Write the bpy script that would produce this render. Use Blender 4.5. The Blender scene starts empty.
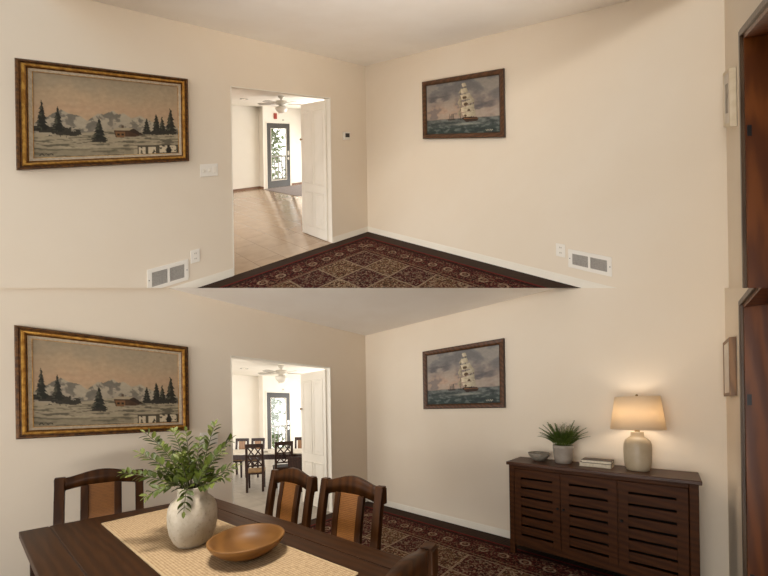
# Two storeys of one dining room, seen in section: the furnished room below and the
# empty room above it.  The upper storey has a raked floor: it starts at the front
# edge of the lower ceiling and climbs with depth, and its walls stand plumb on it.
import bpy, bmesh, math, random
import numpy as np
from mathutils import Matrix, Vector, noise as mnoise
random.seed(7)
scene = bpy.context.scene
col = scene.collection
PI = math.pi

# ------------------------------------------------------------------ measures
FOC = 305.4246                    # focal length in pixels of a 768 wide frame
ROLL = .0159                      # the camera is held about one degree off level
EYE = 1.3356
H = 2.44                          # room height
T3 = 3.561                        # near end wall, along the right wall
YAW = .8405
CORNER = Vector((-.2596, 4.5096, 0))
SEAM = (410.1 - 288) / FOC        # slope of the cut between the storeys
RAKE = (410.1 - 140.63) / FOC     # slope of the upper floor
UPV = Vector((math.sin(ROLL), 0, math.cos(ROLL)))
# room frame: x = s along the left wall from the corner, y = t along the right wall, z = h
ROOM = Matrix.Translation(CORNER) @ Matrix.Rotation(YAW + PI, 4, 'Z')

# ------------------------------------------------------------------ materials
def lin(c):
    if isinstance(c, str):
        c = tuple(int(c[i:i + 2], 16) / 255 for i in (0, 2, 4))
    return tuple(v / 12.92 if v <= .04045 else ((v + .055) / 1.055) ** 2.4 for v in c) + (1,)

class NT:
    def __init__(s, m):
        s.m = m; s.t = m.node_tree; s.n = s.t.nodes; s.l = s.t.links
    def new(s, kind, **kw):
        n = s.n.new(kind)
        for k, v in kw.items(): setattr(n, k, v)
        return n
    def put(s, sock, v):
        if hasattr(v, 'is_output') or isinstance(v, bpy.types.NodeSocket): s.l.new(v, sock)
        else: sock.default_value = v
    def math(s, op, a, b=None, c=None):
        n = s.new('ShaderNodeMath', operation=op)
        s.put(n.inputs[0], a)
        if b is not None: s.put(n.inputs[1], b)
        if c is not None: s.put(n.inputs[2], c)
        return n.outputs[0]
    def mix(s, f, a, b, blend='MIX'):
        n = s.new('ShaderNodeMix', data_type='RGBA', blend_type=blend)
        s.put(n.inputs[0], f); s.put(n.inputs[6], a); s.put(n.inputs[7], b)
        return n.outputs[2]
    def step(s, lo, hi, v):
        n = s.new('ShaderNodeMapRange', interpolation_type='SMOOTHSTEP')
        s.put(n.inputs[0], v); n.inputs[1].default_value = lo; n.inputs[2].default_value = hi
        return n.outputs[0]
    def noise(s, scale, vec=None, detail=4, rough=.55):
        n = s.new('ShaderNodeTexNoise'); n.inputs['Scale'].default_value = scale
        n.inputs['Detail'].default_value = detail; n.inputs['Roughness'].default_value = rough
        if vec is not None: s.l.new(vec, n.inputs['Vector'])
        return n
    def obj(s, scale=(1, 1, 1)):
        c = s.new('ShaderNodeTexCoord'); mp = s.new('ShaderNodeMapping')
        mp.inputs['Scale'].default_value = scale
        s.l.new(c.outputs['Object'], mp.inputs['Vector'])
        return mp.outputs[0]
    def uv(s):
        return s.new('ShaderNodeUVMap').outputs[0]
    def bump(s, h, strength=.3, dist=.01):
        b = s.new('ShaderNodeBump'); b.inputs['Strength'].default_value = strength
        b.inputs['Distance'].default_value = dist
        s.l.new(h, b.inputs['Height'])
        s.l.new(b.outputs[0], s.bsdf.inputs['Normal'])

def base(name, color, rough=.6, spec=.5, metal=0):
    m = bpy.data.materials.new(name); m.use_nodes = True
    k = NT(m); k.bsdf = m.node_tree.nodes['Principled BSDF']
    k.bsdf.inputs['Base Color'].default_value = lin(color)
    k.bsdf.inputs['Roughness'].default_value = rough
    k.bsdf.inputs['Specular IOR Level'].default_value = spec
    k.bsdf.inputs['Metallic'].default_value = metal
    return m, k

def mottled(name, c1, c2, scale=8, rough=.6, spec=.5, metal=0, bump=0, bscale=60):
    m, k = base(name, c1, rough, spec, metal)
    v = k.obj()
    f = k.step(.35, .65, k.noise(scale, v).outputs[0])
    k.l.new(k.mix(f, lin(c1), lin(c2)), k.bsdf.inputs['Base Color'])
    if bump: k.bump(k.noise(bscale, v).outputs[0], bump, .004)
    return m

def wood(name, c1, c2, stretch=(14, 1.2, 14), rough=.4, spec=.5, coat=0):
    m, k = base(name, c1, rough, spec)
    v = k.obj(stretch)
    n = k.noise(2.6, v, 6, .6)
    w = k.new('ShaderNodeTexWave', wave_type='BANDS', bands_direction='DIAGONAL')
    w.inputs['Scale'].default_value = 1.1; w.inputs['Distortion'].default_value = 6
    w.inputs['Detail'].default_value = 3
    k.l.new(v, w.inputs['Vector'])
    f = k.math('MULTIPLY_ADD', w.outputs['Fac'], .4, k.math('MULTIPLY', n.outputs[0], .6))
    f = k.step(.25, .75, f)
    k.l.new(k.mix(f, lin(c1), lin(c2)), k.bsdf.inputs['Base Color'])
    k.bump(f, .08, .003)
    return m

M = {}
M['wall'] = mottled('wall_paint', 'e6d8c4', 'e4d5c0', 1.3, .85, .2, bump=.04, bscale=160)
M['ceiling'] = mottled('ceiling_paint', 'f5efe7', 'f2ebe2', 2, .9, .1, bump=.05, bscale=120)
M['white'] = mottled('white_trim_paint', 'ece4d6', 'e8e0d1', 3, .45, .4)
M['far_wall'] = mottled('far_wall_paint', 'efe8dc', 'ece5d8', 2, .85, .2)
M['plate'] = base('ivory_plastic', 'ece5d9', .4)[0]
M['plate_dark'] = base('shadowed_slot', '4a4038', .6)[0]
M['grille'] = mottled('grey_grille', 'b9b2a9', 'aaa39a', 90, .6)
M['vent_white'] = base('vent_enamel', 'ebe4d8', .45)[0]
M['dark_floor'] = wood('dark_floorboards', '3c2718', '2a1a10', (4, 22, 4), .7, .15)
M['brown_base'] = wood('brown_baseboard_wood', '7a5336', '64412a', (1.5, 14, 14), .5)
M['table'] = wood('dark_table_wood', '3a200b', '2e1807', (16, 1.6, 16), .42, .18)
M['groove'] = base('groove_dark', '2a190f', .6)[0]
M['chair'] = wood('chair_wood', '48290f', '351d0a', (9, 9, 2.0), .42, .2)
M['far_chair'] = wood('dark_chair_wood', '38231a', '2a1912', (12, 12, 2), .45, .3)
M['tan_chair'] = wood('tan_chair_wood', '9c7043', '865c33', (12, 12, 2), .45)
M['sideboard'] = wood('sideboard_wood', '4a280d', '3b1e08', (1.5, 12, 12), .55, .15)
M['side_top'] = wood('sideboard_top_wood', '4d2b12', '3e210d', (1.5, 14, 14), .42, .3)
M['inside'] = base('cabinet_inside', '120b07', .8)[0]
M['bowl'] = wood('bowl_wood', '805728', '6d4820', (5, 2, 8), .45, .3)
M['brown_door'] = wood('brown_door_wood', '7d4418', '5c2e0e', (9, 9, 1.0), .38)
M['casing'] = wood('casing_wood', '5f4a35', '4a3624', (9, 9, 1.0), .4)
M['charcoal'] = base('charcoal_door_paint', '413f3d', .4)[0]
M['steel'] = base('brushed_steel', 'd8d4cc', .3, .5, 1)[0]
M['brass'] = base('brass', '8f7444', .35, .5, 1)[0]
M['black'] = base('black_plastic', '1b1918', .4)[0]
M['gold'] = mottled('gold_leaf', 'd3a04c', 'a4702c', 30, .38, .5, .65, bump=.1, bscale=120)
M['bronze'] = mottled('bronze_frame_paint', '6b451c', '3f260f', 45, .45, .5, .3, bump=.2, bscale=150)
M['liner'] = mottled('linen_liner', 'b7a58c', 'a8957b', 60, .8)
M['ship_frame'] = wood('ship_frame_wood', '5d3a20', '44280f', (10, 10, 10), .4)
M['ship_lip'] = base('ship_frame_lip', '33200f', .4)[0]
M['cream_frame'] = mottled('cream_picture_frame', 'd9c9ae', 'cdbb9d', 12, .5)
M['oak_frame'] = wood('oak_picture_frame', '8a6238', '6f4c29', (12, 12, 2), .45)
M['paper'] = mottled('pale_paper', 'ded4c6', 'd3c8b8', 9, .8)
M['grey_print'] = mottled('grey_print', '8d867b', 'b3a998', 14, .8)
M['leaf'] = mottled('green_leaf', '505b1a', '3b4512', 22, .5, .3)
M['leaf_young'] = mottled('pale_green_leaf', '70763a', '5d6628', 22, .5, .3)
M['stem'] = base('plant_stem', '46451f', .6)[0]
M['fern'] = mottled('fern_green', '667a2e', '4a5f20', 20, .5, .4)
M['fern_tip'] = mottled('fern_tip_green', '6b6a35', '557033', 20, .5, .4)
M['soil'] = mottled('dark_soil', '2b1f16', '1c140e', 60, .95)
M['glaze'] = mottled('grey_glaze', '9d9286', '8c8175', 10, .35)
M['bowl_glaze'] = mottled('speckled_bowl_glaze', '9c9486', '847a6c', 45, .35)
M['bowl_rim'] = base('brown_rim_glaze', '5c4a3a', .35)[0]
M['lamp_base'] = mottled('sand_ceramic', 'b9a88d', 'ae9c80', 6, .42)
M['book_cover'] = base('dark_book_cover', '4b3d31', .55)[0]
M['book_light'] = base('beige_book_cover', 'c2b59f', .6)[0]
M['pages'] = mottled('book_pages', 'ded2bb', 'cfc2a8', 60, .8)
M['fan_white'] = base('fan_enamel', 'd9d2c4', .4)[0]
M['fan_blade'] = base('fan_blade_grey', 'b9b2a6', .45)[0]
M['lamp_glass'] = base('frosted_glass', 'e6e0d4', .3)[0]
M['red_box'] = base('red_enamel', 'a33a2c', .45)[0]
M['railing'] = base('white_railing_paint', 'dcd9d0', .5)[0]
M['deck'] = mottled('pale_deck', 'cfc9bd', 'beb7aa', 3, .8)
M['mat'] = mottled('grey_mat_pile', '9a9290', '867d7b', 40, .95)
M['cloth'] = mottled('pale_table_top', 'd9d0c1', 'cfc5b4', 6, .5)
M['seat_pad'] = mottled('tan_seat_pad', '9b7a54', '86673f', 20, .8)
def mat_tree_leaf():
    m, k = base('tree_leaf', '7f9a5c', .7, .1)
    v = k.obj(); c = k.mix(k.noise(2.5, v).outputs[0], lin('93a56c'), lin('6d8a52'))
    d = k.new('ShaderNodeBsdfDiffuse'); t = k.new('ShaderNodeBsdfTranslucent'); x = k.new('ShaderNodeMixShader'); x.inputs[0].default_value = .65
    k.l.new(c, d.inputs[0]); k.l.new(c, t.inputs[0])
    k.l.new(d.outputs[0], x.inputs[1]); k.l.new(t.outputs[0], x.inputs[2]); k.l.new(x.outputs[0], k.n['Material Output'].inputs['Surface'])
    return m
M['leaf_out'] = mat_tree_leaf()
M['bark'] = mottled('tree_bark', '6b6152', '51483c', 20, .9)
M['dish'] = base('white_dish_glaze', 'e6e0d5', .3)[0]

def mat_shade():
    m, k = base('linen_lamp_shade', 'efe3cf', .9, .1)
    d = k.new('ShaderNodeBsdfDiffuse'); d.inputs[0].default_value = lin('efe0c8')
    t = k.new('ShaderNodeBsdfTranslucent'); t.inputs[0].default_value = lin('f2dfc0')
    x = k.new('ShaderNodeMixShader'); x.inputs[0].default_value = .45
    k.l.new(d.outputs[0], x.inputs[1]); k.l.new(t.outputs[0], x.inputs[2])
    k.l.new(x.outputs[0], k.n['Material Output'].inputs['Surface'])
    return m
M['shade'] = mat_shade()

def mat_glass():
    m, k = base('window_glass', 'ffffff', .02)
    g = k.new('ShaderNodeBsdfGlossy'); g.inputs['Roughness'].default_value = .02
    t = k.new('ShaderNodeBsdfTransparent'); x = k.new('ShaderNodeMixShader')
    x.inputs[0].default_value = .06
    k.l.new(t.outputs[0], x.inputs[1]); k.l.new(g.outputs[0], x.inputs[2])
    k.l.new(x.outputs[0], k.n['Material Output'].inputs['Surface'])
    return m
M['glass'] = mat_glass()

def mat_glow():
    m, k = base('lit_lens', 'f4eee2', .5)
    k.bsdf.inputs['Emission Color'].default_value = lin('fff1dc')
    k.bsdf.inputs['Emission Strength'].default_value = .6
    return m
M['lens'] = mat_glow()

def mat_rattan():
    m, k = base('rattan_weave', 'a9733a', .5)
    v = k.obj()
    w = k.new('ShaderNodeTexWave', wave_type='BANDS', bands_direction='Z')
    w.inputs['Scale'].default_value = 34; w.inputs['Distortion'].default_value = 3
    w.inputs['Detail'].default_value = 2; w.inputs['Detail Scale'].default_value = 3
    k.l.new(v, w.inputs['Vector'])
    n = k.noise(30, v)
    f = k.math('MULTIPLY_ADD', w.outputs['Fac'], .55, k.math('MULTIPLY', n.outputs[0], .5))
    k.l.new(k.mix(f, lin('6c3f18'), lin('9b6429')), k.bsdf.inputs['Base Color'])
    k.bump(w.outputs['Fac'], .3, .003)
    return m
M['rattan'] = mat_rattan()

def mat_runner():
    m, k = base('woven_jute', 'b39a76', .95, .1)
    u = k.uv()
    sep = k.new('ShaderNodeSeparateXYZ'); k.l.new(u, sep.inputs[0])
    a = k.math('SINE', k.math('MULTIPLY', sep.outputs[0], 620))
    b = k.math('SINE', k.math('MULTIPLY', sep.outputs[1], 900))
    n = k.noise(70, u, 3)
    f = k.math('MULTIPLY_ADD', a, .16, k.math('MULTIPLY_ADD', b, .22, n.outputs[0]))
    k.l.new(k.mix(k.step(.15, .85, f), lin('93795a'), lin('c7ad89')), k.bsdf.inputs['Base Color'])
    k.bump(f, .5, .003)
    return m
M['runner'] = mat_runner()
M['runner_hem'] = base('jute_hem', 'b59d79', .95)[0]

def mat_vase():
    m, k = base('crackled_stoneware', 'a89d8e', .7, .3)
    v = k.obj()
    n1 = k.noise(9, v, 6, .65); n2 = k.noise(70, v, 3, .6)
    c = k.mix(k.step(.3, .7, n1.outputs[0]), lin('bcb09d'), lin('a2957f'))
    c = k.mix(k.math('MULTIPLY', k.step(.55, .75, n2.outputs[0]), .45), c, lin('6c6256'))
    k.l.new(c, k.bsdf.inputs['Base Color'])
    k.bump(n2.outputs[0], .35, .004)
    return m
M['vase'] = mat_vase()

def mat_tile(name, c1, c2, mortar, rough):
    m, k = base(name, c1, rough, .5)
    u = k.uv()
    b = k.new('ShaderNodeTexBrick'); b.offset = .5; b.squash = 1
    b.inputs['Color1'].default_value = lin(c1); b.inputs['Color2'].default_value = lin(c2)
    b.inputs['Mortar'].default_value = lin(mortar)
    b.inputs['Scale'].default_value = 1; b.inputs['Mortar Size'].default_value = .0035
    b.inputs['Mortar Smooth'].default_value = .2
    b.inputs['Brick Width'].default_value = .6; b.inputs['Row Height'].default_value = .31
    k.l.new(u, b.inputs['Vector'])
    n = k.noise(7, u, 5)
    c = k.mix(k.math('MULTIPLY', k.step(.3, .7, n.outputs[0]), .3), b.outputs['Color'], lin(mortar))
    k.l.new(c, k.bsdf.inputs['Base Color'])
    r = k.math('MULTIPLY_ADD', n.outputs[0], .12, rough)
    k.l.new(r, k.bsdf.inputs['Roughness'])
    k.bump(b.outputs['Fac'], -.15, .002)
    return m
M['tile'] = mat_tile('beige_floor_tile', 'c6aa8c', 'bd9f80', '8f745a', .08)
M['tile_grey'] = mat_tile('pale_floor_tile', 'b3a99c', 'a99f91', '85796b', .25)

def mat_rug():
    m, k = base('persian_rug_pile', '4a2a26', .95, .05)
    u = k.uv()
    sep = k.new('ShaderNodeSeparateXYZ'); k.l.new(u, sep.inputs[0])
    x, y = sep.outputs[0], sep.outputs[1]
    d = k.math('MINIMUM', x, y)                                  # distance from the two visible edges
    along = k.math('MAXIMUM', x, y)
    per = .187
    q = k.math('SUBTRACT', k.math('MODULO', along, per), per / 2)
    ac = k.math('SUBTRACT', d, .215)
    r = k.math('SQRT', k.math('ADD', k.math('MULTIPLY', q, q), k.math('MULTIPLY', ac, ac)))
    vor = k.new('ShaderNodeTexVoronoi'); vor.inputs['Scale'].default_value = 74
    k.l.new(u, vor.inputs['Vector'])
    v2 = k.new('ShaderNodeTexVoronoi'); v2.inputs['Scale'].default_value = 30
    k.l.new(u, v2.inputs['Vector'])
    ns = k.noise(55, u, 5, .7)
    sc = k.new('ShaderNodeSeparateColor'); k.l.new(vor.outputs['Color'], sc.inputs[0])
    sc2 = k.new('ShaderNodeSeparateColor'); k.l.new(v2.outputs['Color'], sc2.inputs[0])
    maroon, dark, tan, cream, red = map(lin, ('5a2a26', '2a1b19', '8f745a', 'b59e82', '742825'))
    def speck(ground, dots, lo, hi, amount):
        f = k.math('MULTIPLY', k.step(lo, hi, sc.outputs[0]), amount)
        return k.mix(f, ground, dots)
    # border ground: maroon with dark and tan flecks, and a row of pale flowers
    bord = speck(maroon, dark, .45, .6, .9)
    bord = k.mix(k.math('MULTIPLY', k.step(.74, .84, sc.outputs[1]), .6), bord, tan)
    ring = k.math('SUBTRACT', 1, k.step(.004, .014, k.math('ABSOLUTE', k.math('SUBTRACT', r, .040))))
    core = k.math('SUBTRACT', 1, k.step(.008, .02, r))
    bord = k.mix(k.math('MULTIPLY', ring, k.math('MULTIPLY_ADD', sc2.outputs[0], .6, .2)), bord, cream)
    bord = k.mix(k.math('MULTIPLY', core, .6), bord, tan)
    # field: squares, each with its own mix of maroon and tan
    CS = .338
    fx = k.math('DIVIDE', k.math('SUBTRACT', x, .392), CS); fy = k.math('DIVIDE', k.math('SUBTRACT', y, .368), CS)
    ix, iy = k.math('FLOOR', fx), k.math('FLOOR', fy)
    cmb = k.new('ShaderNodeCombineXYZ'); k.l.new(ix, cmb.inputs[0]); k.l.new(iy, cmb.inputs[1])
    par = k.math('PINGPONG', k.math('ADD', ix, iy), 1)
    wn = k.new('ShaderNodeTexWhiteNoise'); k.l.new(cmb.outputs[0], wn.inputs[0])
    tone = k.math('MULTIPLY_ADD', par, .45, k.math('MULTIPLY', wn.outputs[0], .35))
    ux = k.math('ABSOLUTE', k.math('SUBTRACT', k.math('FRACT', fx), .5))
    uy = k.math('ABSOLUTE', k.math('SUBTRACT', k.math('FRACT', fy), .5))
    ground = k.mix(k.step(.3, .6, tone), lin('4c2724'), lin('75593f'))
    fld = speck(ground, dark, .5, .62, .75)
    fld = k.mix(k.math('MULTIPLY', k.step(.62, .74, sc.outputs[1]), k.math('MULTIPLY_ADD', tone, .5, .35)), fld, cream)
    fld = k.mix(k.math('MULTIPLY', k.step(.75, .85, sc.outputs[2]), .8), fld, maroon)
    mot = k.math('SUBTRACT', 1, k.step(.015, .05, k.math('ABSOLUTE', k.math('SUBTRACT', k.math('ADD', ux, uy), .3))))
    fld = k.mix(k.math('MULTIPLY', mot, k.math('MULTIPLY', sc2.outputs[1], .55)), fld, tan)
    edge = k.math('MAXIMUM', ux, uy)
    fld = k.mix(k.math('MULTIPLY', k.step(.472, .482, edge), .75), fld, cream)
    fld = k.mix(k.math('MULTIPLY', k.step(.49, .496, edge), .5), fld, dark)
    inner = k.math('MULTIPLY', k.step(.38, .382, k.math('ADD', x, -.01)), k.step(.366, .368, y))
    c = k.mix(inner, bord, fld)
    gl = k.math('SUBTRACT', 1, k.step(.003, .009, k.math('ABSOLUTE', k.math('SUBTRACT', d, .352))))
    c = k.mix(k.math('MULTIPLY', gl, .7), c, tan)
    c = k.mix(k.math('MULTIPLY', k.math('SUBTRACT', 1, k.step(.07, .075, d)), .75), c, dark)
    c = k.mix(k.math('SUBTRACT', 1, k.step(.018, .022, d)), c, red)
    c = k.mix(k.math('MULTIPLY', k.step(.45, .7, ns.outputs[0]), .35), c, dark)
    k.l.new(c, k.bsdf.inputs['Base Color'])
    k.bump(ns.outputs[0], .3, .003)
    return m
M['rug'] = mat_rug()

def mat_paint():
    m, k = base('oil_paint', '808080', .6, .3)
    a = k.new('ShaderNodeAttribute', attribute_name='pigment')
    k.l.new(a.outputs['Color'], k.bsdf.inputs['Base Color'])
    k.bump(k.noise(160, k.obj(), 3).outputs[0], .12, .002)
    return m
M['paint'] = mat_paint()

# ------------------------------------------------------------------ mesh builder
class MB:
    def __init__(s, mats):
        s.bm = bmesh.new(); s.mats = mats if isinstance(mats, (list, tuple)) else [mats]
        s.uvl = s.bm.loops.layers.uv.new('UVMap')
    def face(s, vs, mi=0, smooth=False, uvs=None):
        try: f = s.bm.faces.new(vs)
        except ValueError: return None
        f.material_index = mi; f.smooth = smooth
        if uvs:
            for l, q in zip(f.loops, uvs): l[s.uvl].uv = q
        return f
    def v(s, p): return s.bm.verts.new(p)
    def hexa(s, p, mi=0):
        """eight corners: bottom ring of four, then top ring of four"""
        v = [s.v(q) for q in p]
        for a in ((3, 2, 1, 0), (4, 5, 6, 7), (0, 1, 5, 4), (1, 2, 6, 5), (2, 3, 7, 6), (3, 0, 4, 7)):
            s.face([v[i] for i in a], mi)
        return s
    def box(s, x0, x1, y0, y1, z0, z1, mi=0, m=None):
        p = [Vector(q) for q in ((x0, y0, z0), (x1, y0, z0), (x1, y1, z0), (x0, y1, z0),
                                 (x0, y0, z1), (x1, y0, z1), (x1, y1, z1), (x0, y1, z1))]
        if m: p = [m @ q for q in p]
        return s.hexa(p, mi)
    def bar(s, a, b, wx, wy, ref=(0, 0, 1), mi=0, taper=1.0):
        """square bar from a to b"""
        a, b = Vector(a), Vector(b); d = (b - a).normalized()
        u = d.cross(Vector(ref))
        if u.length < 1e-4: u = d.cross(Vector((0, 1, 0)))
        u.normalize(); w = u.cross(d)
        r = []
        for c, k in ((a, 1), (b, taper)):
            for i, j in ((-1, -1), (1, -1), (1, 1), (-1, 1)):
                r.append(c + u * (i * wx / 2 * k) + w * (j * wy / 2 * k))
        return s.hexa(r, mi)
    def sweep(s, pts, wx, wy, mi=0):
        rings = [[s.v((x + i * wx / 2, y + j * wy / 2, z)) for i, j in ((-1, -1), (1, -1), (1, 1), (-1, 1))] for x, y, z in pts]
        for A, B in zip(rings, rings[1:]):
            for j in range(4): s.face([A[j], A[(j + 1) % 4], B[(j + 1) % 4], B[j]], mi)
        s.face(rings[0][::-1], mi); s.face(rings[-1], mi)
        return s
    def tube(s, pts, rad, n=8, mi=0, cap=True):
        pts = [Vector(p) for p in pts]; rings = []
        for i, p in enumerate(pts):
            d = (pts[min(i + 1, len(pts) - 1)] - pts[max(i - 1, 0)]).normalized()
            u = d.cross(Vector((0, 0, 1)))
            if u.length < 1e-3: u = d.cross(Vector((0, 1, 0)))
            u.normalize(); w = d.cross(u)
            r = rad[i] if isinstance(rad, (list, tuple)) else rad
            rings.append([s.v(p + u * math.cos(a) * r + w * math.sin(a) * r) for a in [2 * PI * j / n for j in range(n)]])
        for A, B in zip(rings, rings[1:]):
            for j in range(n): s.face([A[j], A[(j + 1) % n], B[(j + 1) % n], B[j]], mi, True)
        if cap:
            s.face(list(reversed(rings[0])), mi); s.face(rings[-1], mi)
        return s
    def lathe(s, prof, n=40, c=(0, 0, 0), mi=0, mis=None):
        c = Vector(c); rings = []
        for r, z in prof:
            if r < 1e-5: rings.append([s.v(c + Vector((0, 0, z)))])
            else: rings.append([s.v(c + Vector((r * math.cos(2 * PI * j / n), r * math.sin(2 * PI * j / n), z))) for j in range(n)])
        for i, (A, B) in enumerate(zip(rings, rings[1:])):
            k = mis[i] if mis else mi
            for j in range(n):
                a0, a1 = A[j % len(A)], A[(j + 1) % n % len(A)]
                b0, b1 = B[j % len(B)], B[(j + 1) % n % len(B)]
                vs = []
                for q in (a0, a1, b1, b0):
                    if q not in vs: vs.append(q)
                if len(vs) > 2: s.face(vs, k, True)
        return s
    def prism(s, outline, d0, d1, axis='y', mi=0):
        """outline of (x, z) points extruded along y from d0 to d1"""
        A = [s.v((x, d0, z)) for x, z in outline]; B = [s.v((x, d1, z)) for x, z in outline]
        n = len(outline)
        s.face(A, mi); s.face(list(reversed(B)), mi)
        for i in range(n): s.face([A[(i + 1) % n], A[i], B[i], B[(i + 1) % n]], mi)
        return s
    def ring(s, w, h, prof, mis):
        """mitred frame: prof = (inset, out) points; faces out along -y, centred at x=0, z=0..h"""
        R = []
        for i, o in prof:
            R.append([s.v(q) for q in ((-w / 2 + i, -o, i), (w / 2 - i, -o, i), (w / 2 - i, -o, h - i), (-w / 2 + i, -o, h - i))])
        for k, (A, B) in enumerate(zip(R, R[1:])):
            for j in range(4): s.face([A[j], A[(j + 1) % 4], B[(j + 1) % 4], B[j]], mis[k])
        return s
    def grid_uv(s, quad, mi=0, uvs=None):
        return s.face([s.v(q) for q in quad], mi, False, uvs)
    def build(s, name, parent=None, bevel=0, smooth=None, recalc=True):
        bmesh.ops.remove_doubles(s.bm, verts=s.bm.verts, dist=1e-6)
        if recalc: bmesh.ops.recalc_face_normals(s.bm, faces=s.bm.faces)
        me = bpy.data.meshes.new(name); s.bm.to_mesh(me); s.bm.free()
        for m in s.mats: me.materials.append(m)
        o = bpy.data.objects.new(name, me); col.objects.link(o)
        if parent: o.parent = parent
        if bevel:
            b = o.modifiers.new('edges', 'BEVEL'); b.width = bevel; b.segments = 2
            b.limit_method = 'ANGLE'; b.angle_limit = .7
            b.harden_normals = False
        return o

# ------------------------------------------------------------------ bookkeeping
UPPER = []            # roots that belong to the raked upper storey
STOREY = 'lower'
def reg(o):
    if STOREY == 'upper': UPPER.append(o)
    return o
def at(s, t, h=0, rz=0):
    return ROOM @ Matrix.Translation((s, t, h)) @ Matrix.Rotation(rz, 4, 'Z')
def tag(o, label, cat, group=None):
    o['label'] = label; o['category'] = cat
    if group: o['group'] = group
    return o
def thing(name, label, cat, mw, group=None):
    o = bpy.data.objects.new(name, None); col.objects.link(o); o.matrix_world = mw
    o.empty_display_size = .1
    return reg(tag(o, label, cat, group))
def solo(mb, name, label, cat, mw, group=None, **kw):
    o = mb.build(name, **kw); o.matrix_world = mw
    return reg(tag(o, label, cat, group))
FRONT = []            # the upper ceiling, which ends above the front of the lower one
CUT = []              # setting pieces that reach the section plane: (object, keep 'above' / 'below')
def struct(mb, name, mw=None, cut=False, **kw):
    o = mb.build(name, **kw); o.matrix_world = ROOM if mw is None else mw
    o['kind'] = 'structure'
    reg(o)
    if cut: CUT.append((o, STOREY))
    return o
def copy_tree(root, mw, label=None, group=None):
    r = root.copy(); col.objects.link(r); r.matrix_world = mw
    if label: r['label'] = label
    if group: r['group'] = group
    for ch in list(root.children):
        c = ch.copy(); col.objects.link(c); c.parent = r
        for g in list(ch.children):
            d = g.copy(); col.objects.link(d); d.parent = c
    return reg(r)

# ------------------------------------------------------------------ the paintings' pigment
def fbm(x, y, s, seed=0, o=4):
    return mnoise.fractal(Vector((x * s + seed * 17.3, y * s - seed * 5.1, seed)), 1.0, 2.0, o)
def noise_grid(nx, ny, sx, sy, seed):
    return np.array([[fbm(i / nx * sx, j / ny * sy, 1, seed) for i in range(nx)] for j in range(ny)])
def inside(U, V, poly):
    r = np.zeros(U.shape, bool); n = len(poly)
    for i in range(n):
        (x0, y0), (x1, y1) = poly[i], poly[(i + 1) % n]
        if y0 == y1: continue
        c = ((y0 > V) != (y1 > V)) & (U < (x1 - x0) * (V - y0) / (y1 - y0) + x0)
        r ^= c
    return r
def hx(c): return np.array([int(c[i:i + 2], 16) / 255 for i in (0, 2, 4)])
def smooth(a, b, x):
    t = np.clip((x - a) / (b - a), 0, 1); return t * t * (3 - 2 * t)
def lay(img, mask, c): 
    mk = np.asarray(mask, float)[..., None]
    return img * (1 - mk) + np.asarray(c) * mk

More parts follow.
